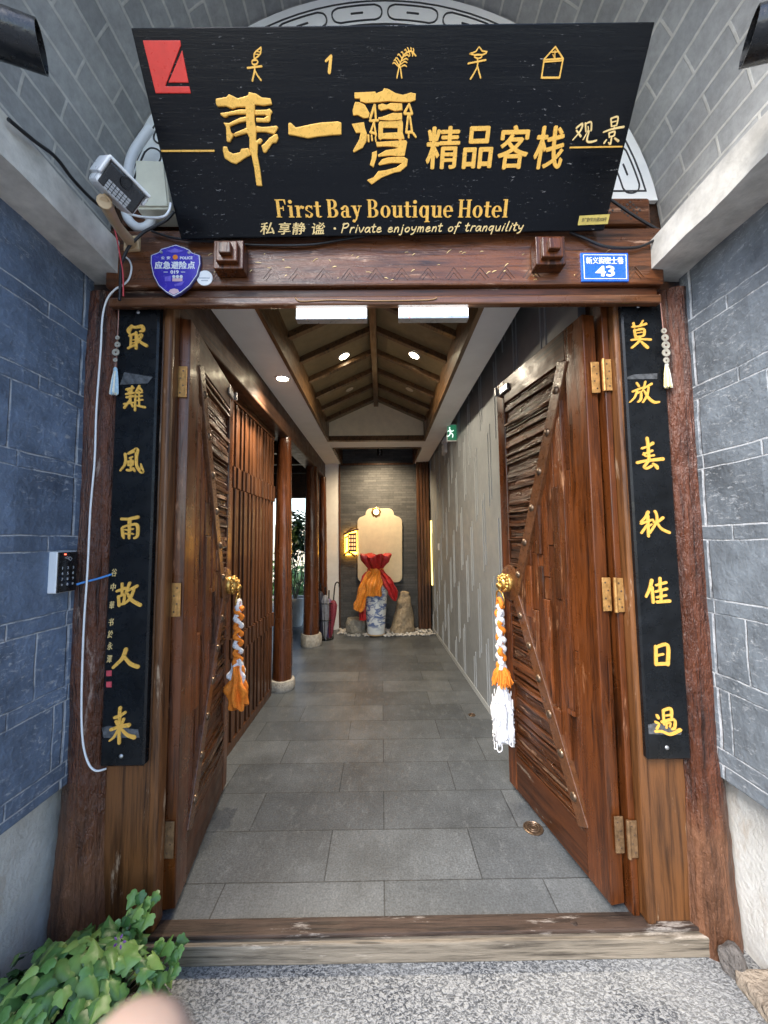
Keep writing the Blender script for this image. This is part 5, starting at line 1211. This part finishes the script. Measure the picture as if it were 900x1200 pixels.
# wall lamps in the vault
for (e, xe, im, rr, lab) in (((49, 56), -.93, (.94, -.33), .056, 'black cylinder spotlight cut by the left edge above the beam'), ((878, 44), .965, (-.97, -.24), .056, 'black cylinder spotlight cut by the right edge above the beam')):
    p1 = atX(*e, xe); rd = (p1 - CAM).normalized(); d = (RC @ Vector((im[0], im[1], 0))); d = (d - rd*(d.dot(rd) + .10)).normalized(); p0 = p1 - d*.30
    t = thing('spotlight', lab, 'spotlight', p0, group='black spotlights in the vault')
    X = d.orthogonal().normalized(); Y = d.cross(X); L = (p1-p0).length
    b = B(); b.lathe(p0, [(rr*.9, 0), (rr, .01), (rr, L), (rr*.93, L), (rr*.90, L-.03), (rr*.2, L-.035)], 40, axis=(X, Y, d)); b.build('body', M['lampblack'], t, smooth=35)
    m_ = p0*.55 + p1*.45; sx = -1 if xe < 0 else 1; b = B(); b.tube([m_ + Vector((0, 0, -.05)), m_ + Vector((sx*.05, .02, -.11)), Vector((sx*1.23 + .035, m_.y + .05, m_.z - .13))], .016, 8); b.build('bracket', M['lampblack'], t, smooth=50)

# ------------------------------------------------------------------ corridor fittings
def downlight(p, n, lit, lab, r=.047):
    t = thing('downlight', lab, 'ceiling light', p, group='downlights of the corridor ceiling')
    n = Vector(n).normalized(); X = n.orthogonal().normalized(); Y = n.cross(X)
    b = B(); b.lathe(p, [(r*1.25, 0), (r*1.25, .006), (r*1.0, .008), (r*1.0, .003)], 28, axis=(X, Y, n)); b.build('rim', M['white'] if lit else M['trayceil'], t, smooth=40)
    b = B(); b.lathe(p, [(r, .002), (r*.98, .0055), (.003, .0065)], 28, axis=(X, Y, n)); b.build('lens', M['lamp_e'] if lit else M['glass_off'], t, smooth=40)
    if lit:
        l = bpy.data.lights.new('downlight', 'SPOT'); l.energy = 44; l.spot_size = radians(128); l.spot_blend = .7; l.color = (1, .86, .66); l.shadow_soft_size = .045
        o = bpy.data.objects.new('downlight_lamp', l); COL.objects.link(o); o.location = Vector(p) + n*.03; o.rotation_euler = (-n).to_track_quat('Z', 'Y').to_euler()
def onslope(u, v, xe):
    e0, e1 = Vector((xe, 3, ez)), Vector((rx, 3, rz)); nn = (e1-e0).cross(Vector((0, 1, 0))).normalized(); nn = nn if nn.z < 0 else -nn
    d = ray(u, v); return CAM + d*((e0 - CAM).dot(nn)/d.dot(nn)), nn
p, nn = onslope(403, 417, TX0); downlight(p, nn, True, 'lit downlight in the left slope of the ceiling tray')
p, nn = onslope(485.5, 416, TX1); downlight(p, nn, True, 'lit downlight in the right slope of the ceiling tray')
p, nn = onslope(409.5, 456, TX0); downlight(p, nn, False, 'unlit downlight in the left slope of the ceiling tray')
p, nn = onslope(480, 456, TX1); downlight(p, nn, False, 'unlit downlight in the right slope of the ceiling tray')
downlight(atZ(331, 443, CZ), (0, 0, -1), True, 'lit downlight in the flat white ceiling above the slatted screen')
# spotlight in the far recess, aimed at the vase panel
p = atY(445, 527, 6.0); t = thing('ceiling_spotlight', 'small black spotlight hanging in the ceiling recess above the vase', 'spotlight', p)
b = B(); b.tube([p + Vector((0, 0, .06)), p + Vector((0, 0, 3.63-p.z))], .008, 8, 0); b.build('rod', M['lampblack'], t)
d = (Vector((-.03, 6.6, 1.5)) - p).normalized(); X = d.orthogonal().normalized(); Y = d.cross(X)
b = B(); b.lathe(p - d*.06, [(.035, 0), (.045, .01), (.045, .15), (.038, .15), (.036, .13)], 24, axis=(X, Y, d)); b.build('body', M['lampblack'], t, smooth=40)
b = B(); b.lathe(p + d*.072, [(.035, 0), (.034, .004), (.002, .005)], 20, axis=(X, Y, d)); b.build('lens', M['warm_e'], t, smooth=40)
l = bpy.data.lights.new('spotlight_lamp', 'SPOT'); l.energy = 44; l.spot_size = radians(150); l.spot_blend = 1.0; l.color = (1, .76, .48); l.shadow_soft_size = .03
o = bpy.data.objects.new('spotlight_lamp', l); COL.objects.link(o); o.location = p + d*.11; o.rotation_euler = (-d).to_track_quat('Z', 'Y').to_euler()

# cream cusped panel
WY = 6.66; PP = Plane((0, WY-.05, 0), (1, 0, 0), (0, 0, 1))
qq = lambda pts: [PP.px(380 + x/6, 560 + y/6) for x, y in pts]
def rc(cx, cy, r, a0, a1, n=6): return [(cx + r*cos(radians(a0 + (a1-a0)*i/n)), cy + r*sin(radians(a0 + (a1-a0)*i/n))) for i in range(n+1)]
ol = rc(275, 313, 42, 180, 262) + rc(330, 255, 40, 172, 268) + rc(450, 255, 40, -88, 8) + rc(506, 313, 42, -82, 0) + rc(508, 695, 40, 0, 90) + rc(275, 695, 40, 90, 180)
t = thing('wall_panel', 'cream panel with a scalloped top on the slate wall behind the vase', 'wall panel', PP.w(*qq([(390, 480)])[0], 0))
b = B(); b.prism(PP, qq(ol), -.045, 0, lf=False); b.build('panel', M['cream'], t, bevel=.006)
c = PP.w(*qq([(365, 240)])[0], .0)
t = thing('panel_lamp', 'small glowing round lamp at the top of the cream panel', 'wall lamp', c)
b = B(); b.lathe(c, [(.075, 0), (.08, .01), (.06, .02), (.05, .02)], 28, warp=lambda r, z, a: (r*(1 + .07*cos(8*a)), z), axis=(Vector((1,0,0)), Vector((0,0,1)), Vector((0,-1,0)))); b.build('rosette', M['brass'], t, smooth=40)
b = B(); b.lathe(c, [(.048, .012), (.044, .03), (.02, .04), (.003, .042)], 24, axis=(Vector((1,0,0)), Vector((0,0,1)), Vector((0,-1,0)))); b.build('lens', M['warm_e'], t, smooth=50)
# glowing pavilion sign
GP = Plane((0, WY-.075, 0), (1, 0, 0), (0, 0, 1)); g6 = lambda pts: [GP.px(380 + x/6, 560 + y/6) for x, y in pts]
t = thing('backlit_sign', 'orange backlit pagoda shaped sign on the slate wall, left of the cream panel', 'backlit sign', GP.w(*g6([(190, 460)])[0], 0))
b = B()
def gs(pts, w_, h=0): b.stroke(GP, [(*GP.px(380 + x/6, 560 + y/6), w_/6*PXM(GP, 410, 635)) for x, y in pts], -.02, h, 1)
b.prism(GP, g6([(166, 392), (226, 384), (230, 520), (166, 520)]), -.02, 0)
gs([(138, 398), (162, 386), (195, 372), (234, 362)], 15); gs([(146, 422), (168, 410)], 10); gs([(160, 380), (185, 360), (206, 352)], 10); gs([(140, 545), (162, 522), (188, 530), (215, 548)], 14); gs([(190, 535), (215, 552), (227, 540)], 10); gs([(150, 430), (150, 505)], 5)
b.build('pagoda_outline', M['post'], t)
b = B()
for y in (404, 432, 460, 488):
    for x in (178, 197, 214): b.prism(GP, g6([(x-6, y), (x+6, y-1), (x+6, y+17), (x-6, y+18)]), 0, .003)
b.build('lit_pane', emit('pagoda_pane', (1, .50, .18), .55), t)
b = B(); b.prism(Plane((0, WY-.055, 0), (1, 0, 0), (0, 0, 1)), g6([(142, 395), (228, 362), (233, 540), (145, 545)]), -.003, .003); b.build('backlight', M['glow_e'], t)
# yellow light strip at the foot of the timber post
x_ = .83; z0, z1 = atY(505, 686, 6.42).z, atY(505, 610, 6.42).z
t = thing('light_strip', 'slim vertical yellow light strip between the grooved post and the corridor wall', 'wall lamp', (.835, 6.44, z0))
b = B(); b.box((.822, 6.425, z0), (.842, 6.47, z1)); b.build('glowing_tube', M['strip_e'], t, bevel=.008, seg=3)
b = B(); b.box((.818, 6.47, z0-.01), (.85, 6.482, z1+.01)); b.build('holder', M['post'], t)
# exit sign, emergency lamp, switch on the corridor wall
def onwall(u, v, off=0):
    d = ray(u, v); return CAM + d*((WP.o + WP.n*off - CAM).dot(WP.n)/d.dot(WP.n))
e = onwall(535, 506); xw = e.x; t = thing('exit_sign', 'small green emergency exit sign projecting from the corridor wall', 'exit sign', e)
Ys = e.y; xa = atY(523.5, 505, Ys).x; xb = xw + .01; za, zb = atY(530, 517, Ys).z, atY(530, 497, Ys).z
b = B(); b.box((xa, Ys, za), (xb, Ys+.025, zb)); b.build('case', M['white'], t, bevel=.003)
b = B(); b.box((xa+.008, Ys-.002, za+.012), (xb-.012, Ys+.001, zb-.012)); b.build('green_panel', M['green_e'], t)
EP = Plane(((xa+xb)/2, Ys-.002, (za+zb)/2), (1, 0, 0), (0, 0, 1)); s_ = (zb-za)/2*.72; b = B()
for st_ in ([(-.2,.75,.22),(-.18,.76,.22)], [(-.15,.45,.24),(-.05,-.05,.22)], [(-.05,-.05,.18),(.3,-.3,.16),(.25,-.75,.14)], [(-.05,-.05,.18),(-.3,-.5,.16),(-.6,-.6,.14)], [(-.15,.4,.14),(.2,.2,.12),(.4,.35,.12)], [(-.15,.4,.14),(-.5,.2,.12)]): b.stroke(EP, [(p[0]*s_-.2*s_, p[1]*s_, p[2]*s_) for p in st_], 0, .001, 2)
b.build('running_figure', M['white_e'], t)
p0 = onwall(524, 524); t = thing('emergency_lamp', 'white twin emergency lamp on the corridor wall below the exit sign', 'emergency lamp', p0)
xa, xb = atY(518.5, 520, p0.y).x, p0.x + .015; za, zb = atY(524, 530, p0.y).z, atY(524, 516, p0.y).z
b = B(); b.box((xa+.02, p0.y, za), (xb, p0.y+.2, zb-.03)); b.build('case', M['plasticw'], t, bevel=.006)
for dy in (.03, .16): b = B(); b.lathe((xa+.05, p0.y+dy-.02, zb), [(.03, 0), (.045, .03), (.045, .05), (.02, .052)], 18, axis=(Vector((1,0,0)), Vector((0,0,1)), Vector((0,-1,0)))); b.build('lamp_head', M['plasticw'], t, smooth=40)
p0 = onwall(514.5, 641); t = thing('wall_switch', 'tiny white switch on the corridor wall near the far end', 'switch', p0)
b = B(); b.box((p0.x-.012, p0.y-.045, p0.z-.05), (p0.x+.01, p0.y+.045, p0.z+.05)); b.build('plate', M['plasticw'], t, bevel=.004)
b = B(); b.box((p0.x-.017, p0.y-.02, p0.z-.03), (p0.x-.012, p0.y+.02, p0.z+.03)); b.build('rocker', M['plasticw'], t, bevel=.002)
# round metal floor drains
for u, v, r, lab in ((625, 971, .05, 'round metal floor drain beside the right door leaf'), (553, 838, .03, 'small round metal disc in the floor by the corridor wall')):
    p = atZ(u, v, .0); t = thing('floor_drain', lab, 'floor drain', p)
    b = B(); b.lathe((p.x, p.y, 0), [(r, -.002), (r, .004), (r*.9, .006), (r*.85, .003), (.004, .004)], 32); b.build('ring', M['iron'], t, smooth=40)
    b = B()
    for q in (.35, .6): b.torus((p.x, p.y, .005), r*q, r*.06, (1, 0, 0), (0, 1, 0))
    b.build('grate', M['iron'], t, smooth=60)

# ------------------------------------------------------------------ vase group at the far end
VC = Vector((atZ(441, 737, .03).x, 6.22, .03)); 
t = thing('vase', 'tall blue and white porcelain vase standing on white pebbles under a red cloth', 'vase', VC)
def prof(b, c, pts, seg=40): return b.lathe(c, pts, seg)
b = B(); pts, rs = spline([Vector((r, 0, z)) for r, z in ((.135, .0), (.14, .02), (.15, .12), (.165, .35), (.19, .62), (.20, .78), (.175, .90), (.11, .98), (.095, 1.02), (.11, 1.10), (.135, 1.16), (.12, 1.16))], 5, [1]*12)
prof(b, VC, [(p.x, p.z) for p in pts]); b.build('body', M['porcelain'], t, smooth=60)
b = B(); b.lathe(VC, [(.137, -.012), (.142, 0), (.138, .012)], 36); b.build('foot_ring', M['plastict'], t, smooth=50)
# red satin cloth tied at the neck
t = thing('red_cloth', 'red satin cloth gathered over the mouth of the vase and tied at the neck', 'cloth', VC + Vector((0, 0, 1.1)))
b = B()
def wrp(r, z, a):
    return r*(1 + .14*sin(9*a + z*5) + .06*sin(5*a + 2)), z + (.03*sin(4*a) if z > 1.1 else 0)
b.lathe(VC, [(.04, 1.20), (.17, 1.215), (.225, 1.235), (.235, 1.21), (.215, 1.16), (.17, 1.09), (.12, 1.03), (.112, .99)], 72, warp=wrp); b.build('gathered_top', M['redcloth'], t, smooth=80)
def drape(name, mat, path, wds, seed, thick=.012):
    """a hanging fold of cloth: tube with flattened, rippled section"""
    b = B(); P, W = spline([Vector(p) for p in path], 8, wds); n = len(P); seg = 40; vs = []
    for i, p in enumerate(P):
        tt = (P[min(i+1, n-1)] - P[max(i-1, 0)]).normalized(); side = tt.cross(Vector((0, 1, 0))).normalized(); nn_ = side.cross(tt)
        for k in range(seg):
            a = 2*pi*k/seg; rp = 1 + .25*sin(5*a + i*.12 + seed)
            vs.append(p + side*(cos(a)*W[i]*(1 + .10*sin(i*.5 + seed))) + nn_*(sin(a)*(thick + W[i]*.22)*rp) + nn_*(W[i]*.22*sin(cos(a)*8 + seed + i*.13)))
    b.add(vs, [(i*seg+k, i*seg+(k+1) % seg, (i+1)*seg+(k+1) % seg, (i+1)*seg+k) for i in range(n-1) for k in range(seg)] + [tuple(range(seg))[::-1], tuple(range((n-1)*seg, n*seg))])
    b.rough(.008, 20, seed=seed); b.build(name, mat, t, smooth=80)
V = lambda x, y, z: VC + Vector((x, y, z))
drape('hanging_fold', M['redcloth'], [V(.05, -.09, .99), V(.13, -.14, .90), V(.21, -.18, .78), V(.27, -.18, .66), V(.30, -.16, .53)], [.05, .07, .08, .08, .02], 1)
drape('hanging_fold', M['redcloth'], [V(-.06, -.08, .99), V(-.14, -.14, .88), V(-.20, -.17, .68), V(-.21, -.17, .44), V(-.20, -.17, .24)], [.05, .07, .06, .06, .05], 4)
t = thing('orange_scarf', 'orange gold satin scarf tied round the neck of the vase over the red cloth', 'scarf', VC + Vector((0, -.1, .9)))
b = B(); b.torus(VC + Vector((0, 0, 1.0)), .112, .026, (1, 0, 0), (0, 1, 0)); b.rough(.008, 30); b.build('neck_tie', M['orangesatin'], t, smooth=80)
drape('hanging_end', M['orangesatin'], [V(.01, -.12, .99), V(-.01, -.20, .88), V(-.03, -.245, .76), V(-.03, -.24, .62)], [.06, .11, .14, .12], 2)
drape('hanging_end', M['orangesatin'], [V(-.06, -.13, .97), V(-.13, -.20, .84), V(-.19, -.23, .68), V(-.24, -.24, .50), V(-.28, -.24, .40)], [.05, .08, .08, .09, .07], 7)
# rocks
def rock(name, mat, label, prof_, c, sx, sy, seed, amt):
    b = B(); b.lathe((0, 0, 0), prof_, 36)
    b.v = [Vector((p.x*sx, p.y*sy, p.z)) + Vector((prof_shift(p.z, seed), 0, 0)) for p in b.v]
    b.v = [p + mnoise.noise_vector(p*5 + Vector((seed, 0, 0)))*amt + mnoise.noise_vector(p*16 + Vector((seed, 0, 0)))*amt*.45 + mnoise.noise_vector(p*45)*amt*.2 for p in b.v]
    b.v = [p + Vector(c) for p in b.v]; solo(b, name, mat, label, 'rock', smooth=50)
def prof_shift(z, s): return .09*z if s == 1 else 0
def lin(pts, n=26):
    o_ = []
    for (r0, z0), (r1, z1) in zip(pts, pts[1:]):
        for i in range(n//(len(pts)-1)+1): q = i/(n//(len(pts)-1)+1); o_.append((r0 + (r1-r0)*q, z0 + (z1-z0)*q))
    return o_ + [pts[-1]]
q = atZ(472, 736, .02)
rock('standing_rock', M['stone'], 'tall pointed tan rock on the pebbles right of the vase', lin([(.19, -.03), (.205, .05), (.18, .18), (.15, .34), (.11, .52), (.075, .62), (.07, .66), (.01, .68)]), (q.x - .02, 6.38, 0), 1, .7, 1, .035)
q = atZ(419, 736, .02)
rock('round_rock', M['stoneg'], 'squat grey boulder on the pebbles left of the vase', lin([(.12, -.03), (.165, .04), (.165, .16), (.13, .24), (.01, .26)]), (q.x, 6.36, 0), 1, .8, 2, .03)
# pebbles
rg = random.Random(9); b = B()
for k in range(620):
    x = rg.uniform(-.72, .82); y = rg.uniform(6.12, 6.62) if x > -.55 else rg.uniform(6.3, 6.62); r_ = rg.uniform(.012, .026)
    n0 = len(b.v); b.ball((x, y, r_*.5 + rg.uniform(0, .012)), r_, 5, (1, rg.uniform(.7, 1), .65))
tag(b.build('pebbles', M['pebble'], smooth=60), 'bed of white pebbles along the foot of the slate wall', 'pebbles', kind='stuff')
# umbrella stand with umbrellas
ux, uy = atZ(383, 747, .0).x, 6.02
t = thing('umbrella_stand', 'dark wire umbrella stand beside the second round column', 'umbrella stand', (ux, uy, 0))
b = B()
for z in (.02, .30, .55): b.torus((ux, uy, z), .115, .006, (1, 0, 0), (0, 1, 0))
for k in range(8): a = 2*pi*k/8; b.tube([(ux + .115*cos(a), uy + .115*sin(a), 0), (ux + .115*cos(a), uy + .115*sin(a), .55)], .004, 6, 0)
b.build('wire_frame', M['lampblack'], t, smooth=60)
b = B(); b.lathe((ux, uy, 0), [(.112, .004), (.112, .014), (.002, .014)], 24); b.build('tray', M['lampblack'], t)
um = [(-.055, -.03, 'dark navy furled umbrella leaning in the stand', plain('navy_nylon', (.02, .02, .04), .5, 0, .2, 30, .1), .86, -.03), (.0, -.06, 'grey furled umbrella in the stand', plain('grey_nylon', (.22, .23, .27), .45, 0, .25, 30, .1), .80, .0), (.03, .03, 'purple furled umbrella in the stand', plain('purple_nylon', (.14, .10, .24), .5, 0, .25, 30, .1), .72, .02), (.07, -.02, 'red checked furled umbrella with a long hooked handle', plain('dark_red_nylon', (.22, .03, .05), .5, 0, .5, 60, .1), .70, .09)]
for dx, dy, lab, mt, h, lean in um:
    t = thing('umbrella', lab, 'umbrella', (ux+dx, uy+dy, .02), group='umbrellas in the stand'); b0 = Vector((ux+dx, uy+dy, .02)); ax = Vector((lean, 0, 1)).normalized(); X = Vector((1,0,0)); Y = ax.cross(X).normalized(); X = Y.cross(ax)
    b = B(); b.lathe(b0, [(.012, 0), (.03, .08), (.052, .35), (.055, h*.72), (.03, h*.80), (.014, h*.82)], 28, warp=lambda r, z, a: (r*(1+.16*sin(8*a + z*4)), z), axis=(X, Y, ax)); b.build('canopy', mt, t, smooth=70)
    tp = b0 + ax*(h*.8); hk = .22 if lean > .05 else .06
    if hk < .1: b = B(); b.tube([tp, tp + ax*.14], .011, 8, 0); b.build('handle', M['lampblack'], t, smooth=60); continue
    b = B(); b.tube([tp, tp + ax*.22, tp + ax*.27 + Vector((.02, 0, .01)), tp + ax*.28 + Vector((.05, 0, 0)), tp + ax*.25 + Vector((.065, 0, 0)), tp + ax*.22 + Vector((.065, 0, 0))], .0095, 8); b.build('hooked_handle', M['lampblack'], t, smooth=60)

# ------------------------------------------------------------------ ivy bed
rg = random.Random(31)
def ivy_bed(name, c, rad, n, size, mat, lab, cat):
    t = thing(name, lab, cat, (c[0], c[1], PZ)); c = Vector(c)
    b = B(); pts = []
    tries = 0; ends = []
    while len(pts) < n and tries < n*60:
        tries += 1
        th = rg.uniform(0, 2*pi); ph = math.acos(rg.uniform(-.1, 1)); d = Vector((cos(th)*sin(ph), sin(th)*sin(ph), cos(ph)))
        bump_ = 1 + .16*mnoise.noise(d*3.1 + c) + .07*mnoise.noise(d*8)
        r = bump_*rg.choice((1, 1, .97, .9, .8))
        p = c + Vector((d.x*rad[0]*r, d.y*rad[1]*r, d.z*rad[2]*r))
        if p.z < PZ + .02: continue
        if p.x < -1.285: continue
        if any((p-q).length < size*.30 for q in pts): continue
        if p.x < -1.12 and p.z > .12: continue
        pts.append(p); nrm = Vector((d.x/rad[0], d.y/rad[1], d.z/rad[2])).normalized() + Vector((rg.uniform(-.6,.6), rg.uniform(-.8,.2), rg.uniform(-.2,.7)))
        add_leaf(b, p, nrm, Vector((d.x*.8 + rg.uniform(-.7,.7), d.y - rg.uniform(0, .6), -.55 + rg.uniform(-.3,.4))), size*rg.uniform(.5, 1.3), 'ivy' if cat != 'red plant' else 'l', rg, .35)
    if cat == 'ivy':                       # a sprig that climbs beside the jamb, and trailing shoots
        for q0, q1, n_ in (((-.92, 1.42, .12), (-.86, 1.49, .21), 36), ((-.78, 1.42, .06), (-.74, 1.44, .12), 14), ((-.74, 1.25, .0), (-.70, 1.22, -.02), 8)):
            ends.append((Vector(q0), Vector(q1)))
            for k in range(n_):
                f = k/n_; p = Vector(q0).lerp(Vector(q1), f) + Vector((rg.gauss(0, .035), rg.gauss(0, .03), rg.gauss(0, .03)))*(1.15 - f*.7)
                add_leaf(b, p, (rg.uniform(-.7, .7), -1 + rg.uniform(0, .5), rg.uniform(.2, 1)), (rg.uniform(-.8, .8), -.2, rg.uniform(-1, .2)), size*rg.uniform(.55, 1.0), 'ivy', rg, .3)
    b.build('foliage', mat, t, fixn=False, smooth=75)
    b = B()
    for q0, q1 in ends: b.tube([c, q0, q1], .003, 6, 4)
    for p in pts[::3]: b.tube([c + Vector(((p.x-c.x)*.3, (p.y-c.y)*.3, PZ - c.z + .01)), c*.5 + p*.5 + Vector((0, 0, -.02)), p], .0022, 5, 3)
    b.build('stems', M['stem'], t, smooth=60)
    b = B(); b.ball((c.x, c.y, PZ + .0), 1, 14, (rad[0]*.74, rad[1]*.74, (c.z + rad[2]*.66 - PZ))); b.rough(.02, 9)
    b.v = [Vector((p.x, p.y, max(p.z, PZ - .01))) for p in b.v]
    b.build('soil_mound', M['soil'], t, smooth=60)
    return t
iv = ivy_bed('ivy_plant', (-1.0, 1.27, -.03), (.32, .25, .26), 700, .054, M['ivy'], 'bushy green ivy growing at the foot of the left door jamb', 'ivy')
b = B(); p = atY(141, 1102, 1.2)
for k in range(5): a = 2*pi*k/5; add_leaf(b, p + Vector((cos(a)*.012, -.004, sin(a)*.012)), (0, -1, .4), (cos(a), 0, sin(a)), .012, 'l', rg)
b.build('purple_flower', M['purple'], iv, fixn=False)
ivy_bed('red_leaf_plant', (-1.20, 1.13, .0), (.085, .10, .13), 42, .085, M['redleaf'], 'dark red leafy plant at the left edge beside the ivy', 'red plant')

# ------------------------------------------------------------------ photographer's hand, a fingertip in front of the lens
def hand():
    t0 = CAM + ray(138, 1204).normalized()*.082
    dn = -(RC @ Vector((0, 1, 0))); rt = RC @ Vector((1, 0, 0)); fw = RC @ Vector((0, 0, -1))
    P = lambda a, d, f=0: t0 + rt*a + dn*d + fw*f
    chains = []; K = P(-.004, .105, -.01)
    me = bpy.data.meshes.new('hand'); V_, E_, R_ = [], [], []
    def ch(start, pts):
        prev = start
        for p, r in pts:
            V_.append(p); R_.append(r); 
            if prev is not None: E_.append((prev, len(V_)-1))
            prev = len(V_)-1
        return prev
    wr = ch(None, [(P(-.03, .20, .0), .026)])
    ch(wr, [(P(-.035, .27, .02), .028), (P(-.04, .36, .05), .034)])
    pm = ch(wr, [(P(-.03, .16, .0), .030), (P(-.026, .125, .0), .028)])
    ch(pm, [(P(-.006, .095, .0), .0105), (P(-.002, .055, .004), .0095), (P(0, .026, .004), .0088), (P(0, .010, .002), .0082), (P(0, .004, .001), .0075)])
    for a, f in ((-.028, .012), (-.046, .012), (-.062, .010)):
        ch(pm, [(P(a, .098, .0), .010), (P(a, .075, .018), .0092), (P(a, .088, .040), .0085), (P(a, .110, .038), .0078)])
    ch(wr, [(P(.0, .165, .012), .014), (P(.022, .135, .024), .011), (P(.024, .108, .036), .0095), (P(.018, .092, .044), .0085)])
    me.from_pydata([tuple(v) for v in V_], E_, [])
    o = bpy.data.objects.new('hand', me); COL.objects.link(o)
    md = o.modifiers.new('skin', 'SKIN'); md.use_smooth_shade = True
    for i, r in enumerate(R_): me.skin_vertices[0].data[i].radius = (r, r)
    me.skin_vertices[0].data[wr].use_root = True
    o.modifiers.new('sub', 'SUBSURF').levels = 2; o.modifiers['sub'].render_levels = 2
    me.materials.append(M['skin'])
    tag(o, 'blurred fingertip of a bare hand at the bottom edge, in front of the ivy', 'hand')
hand()
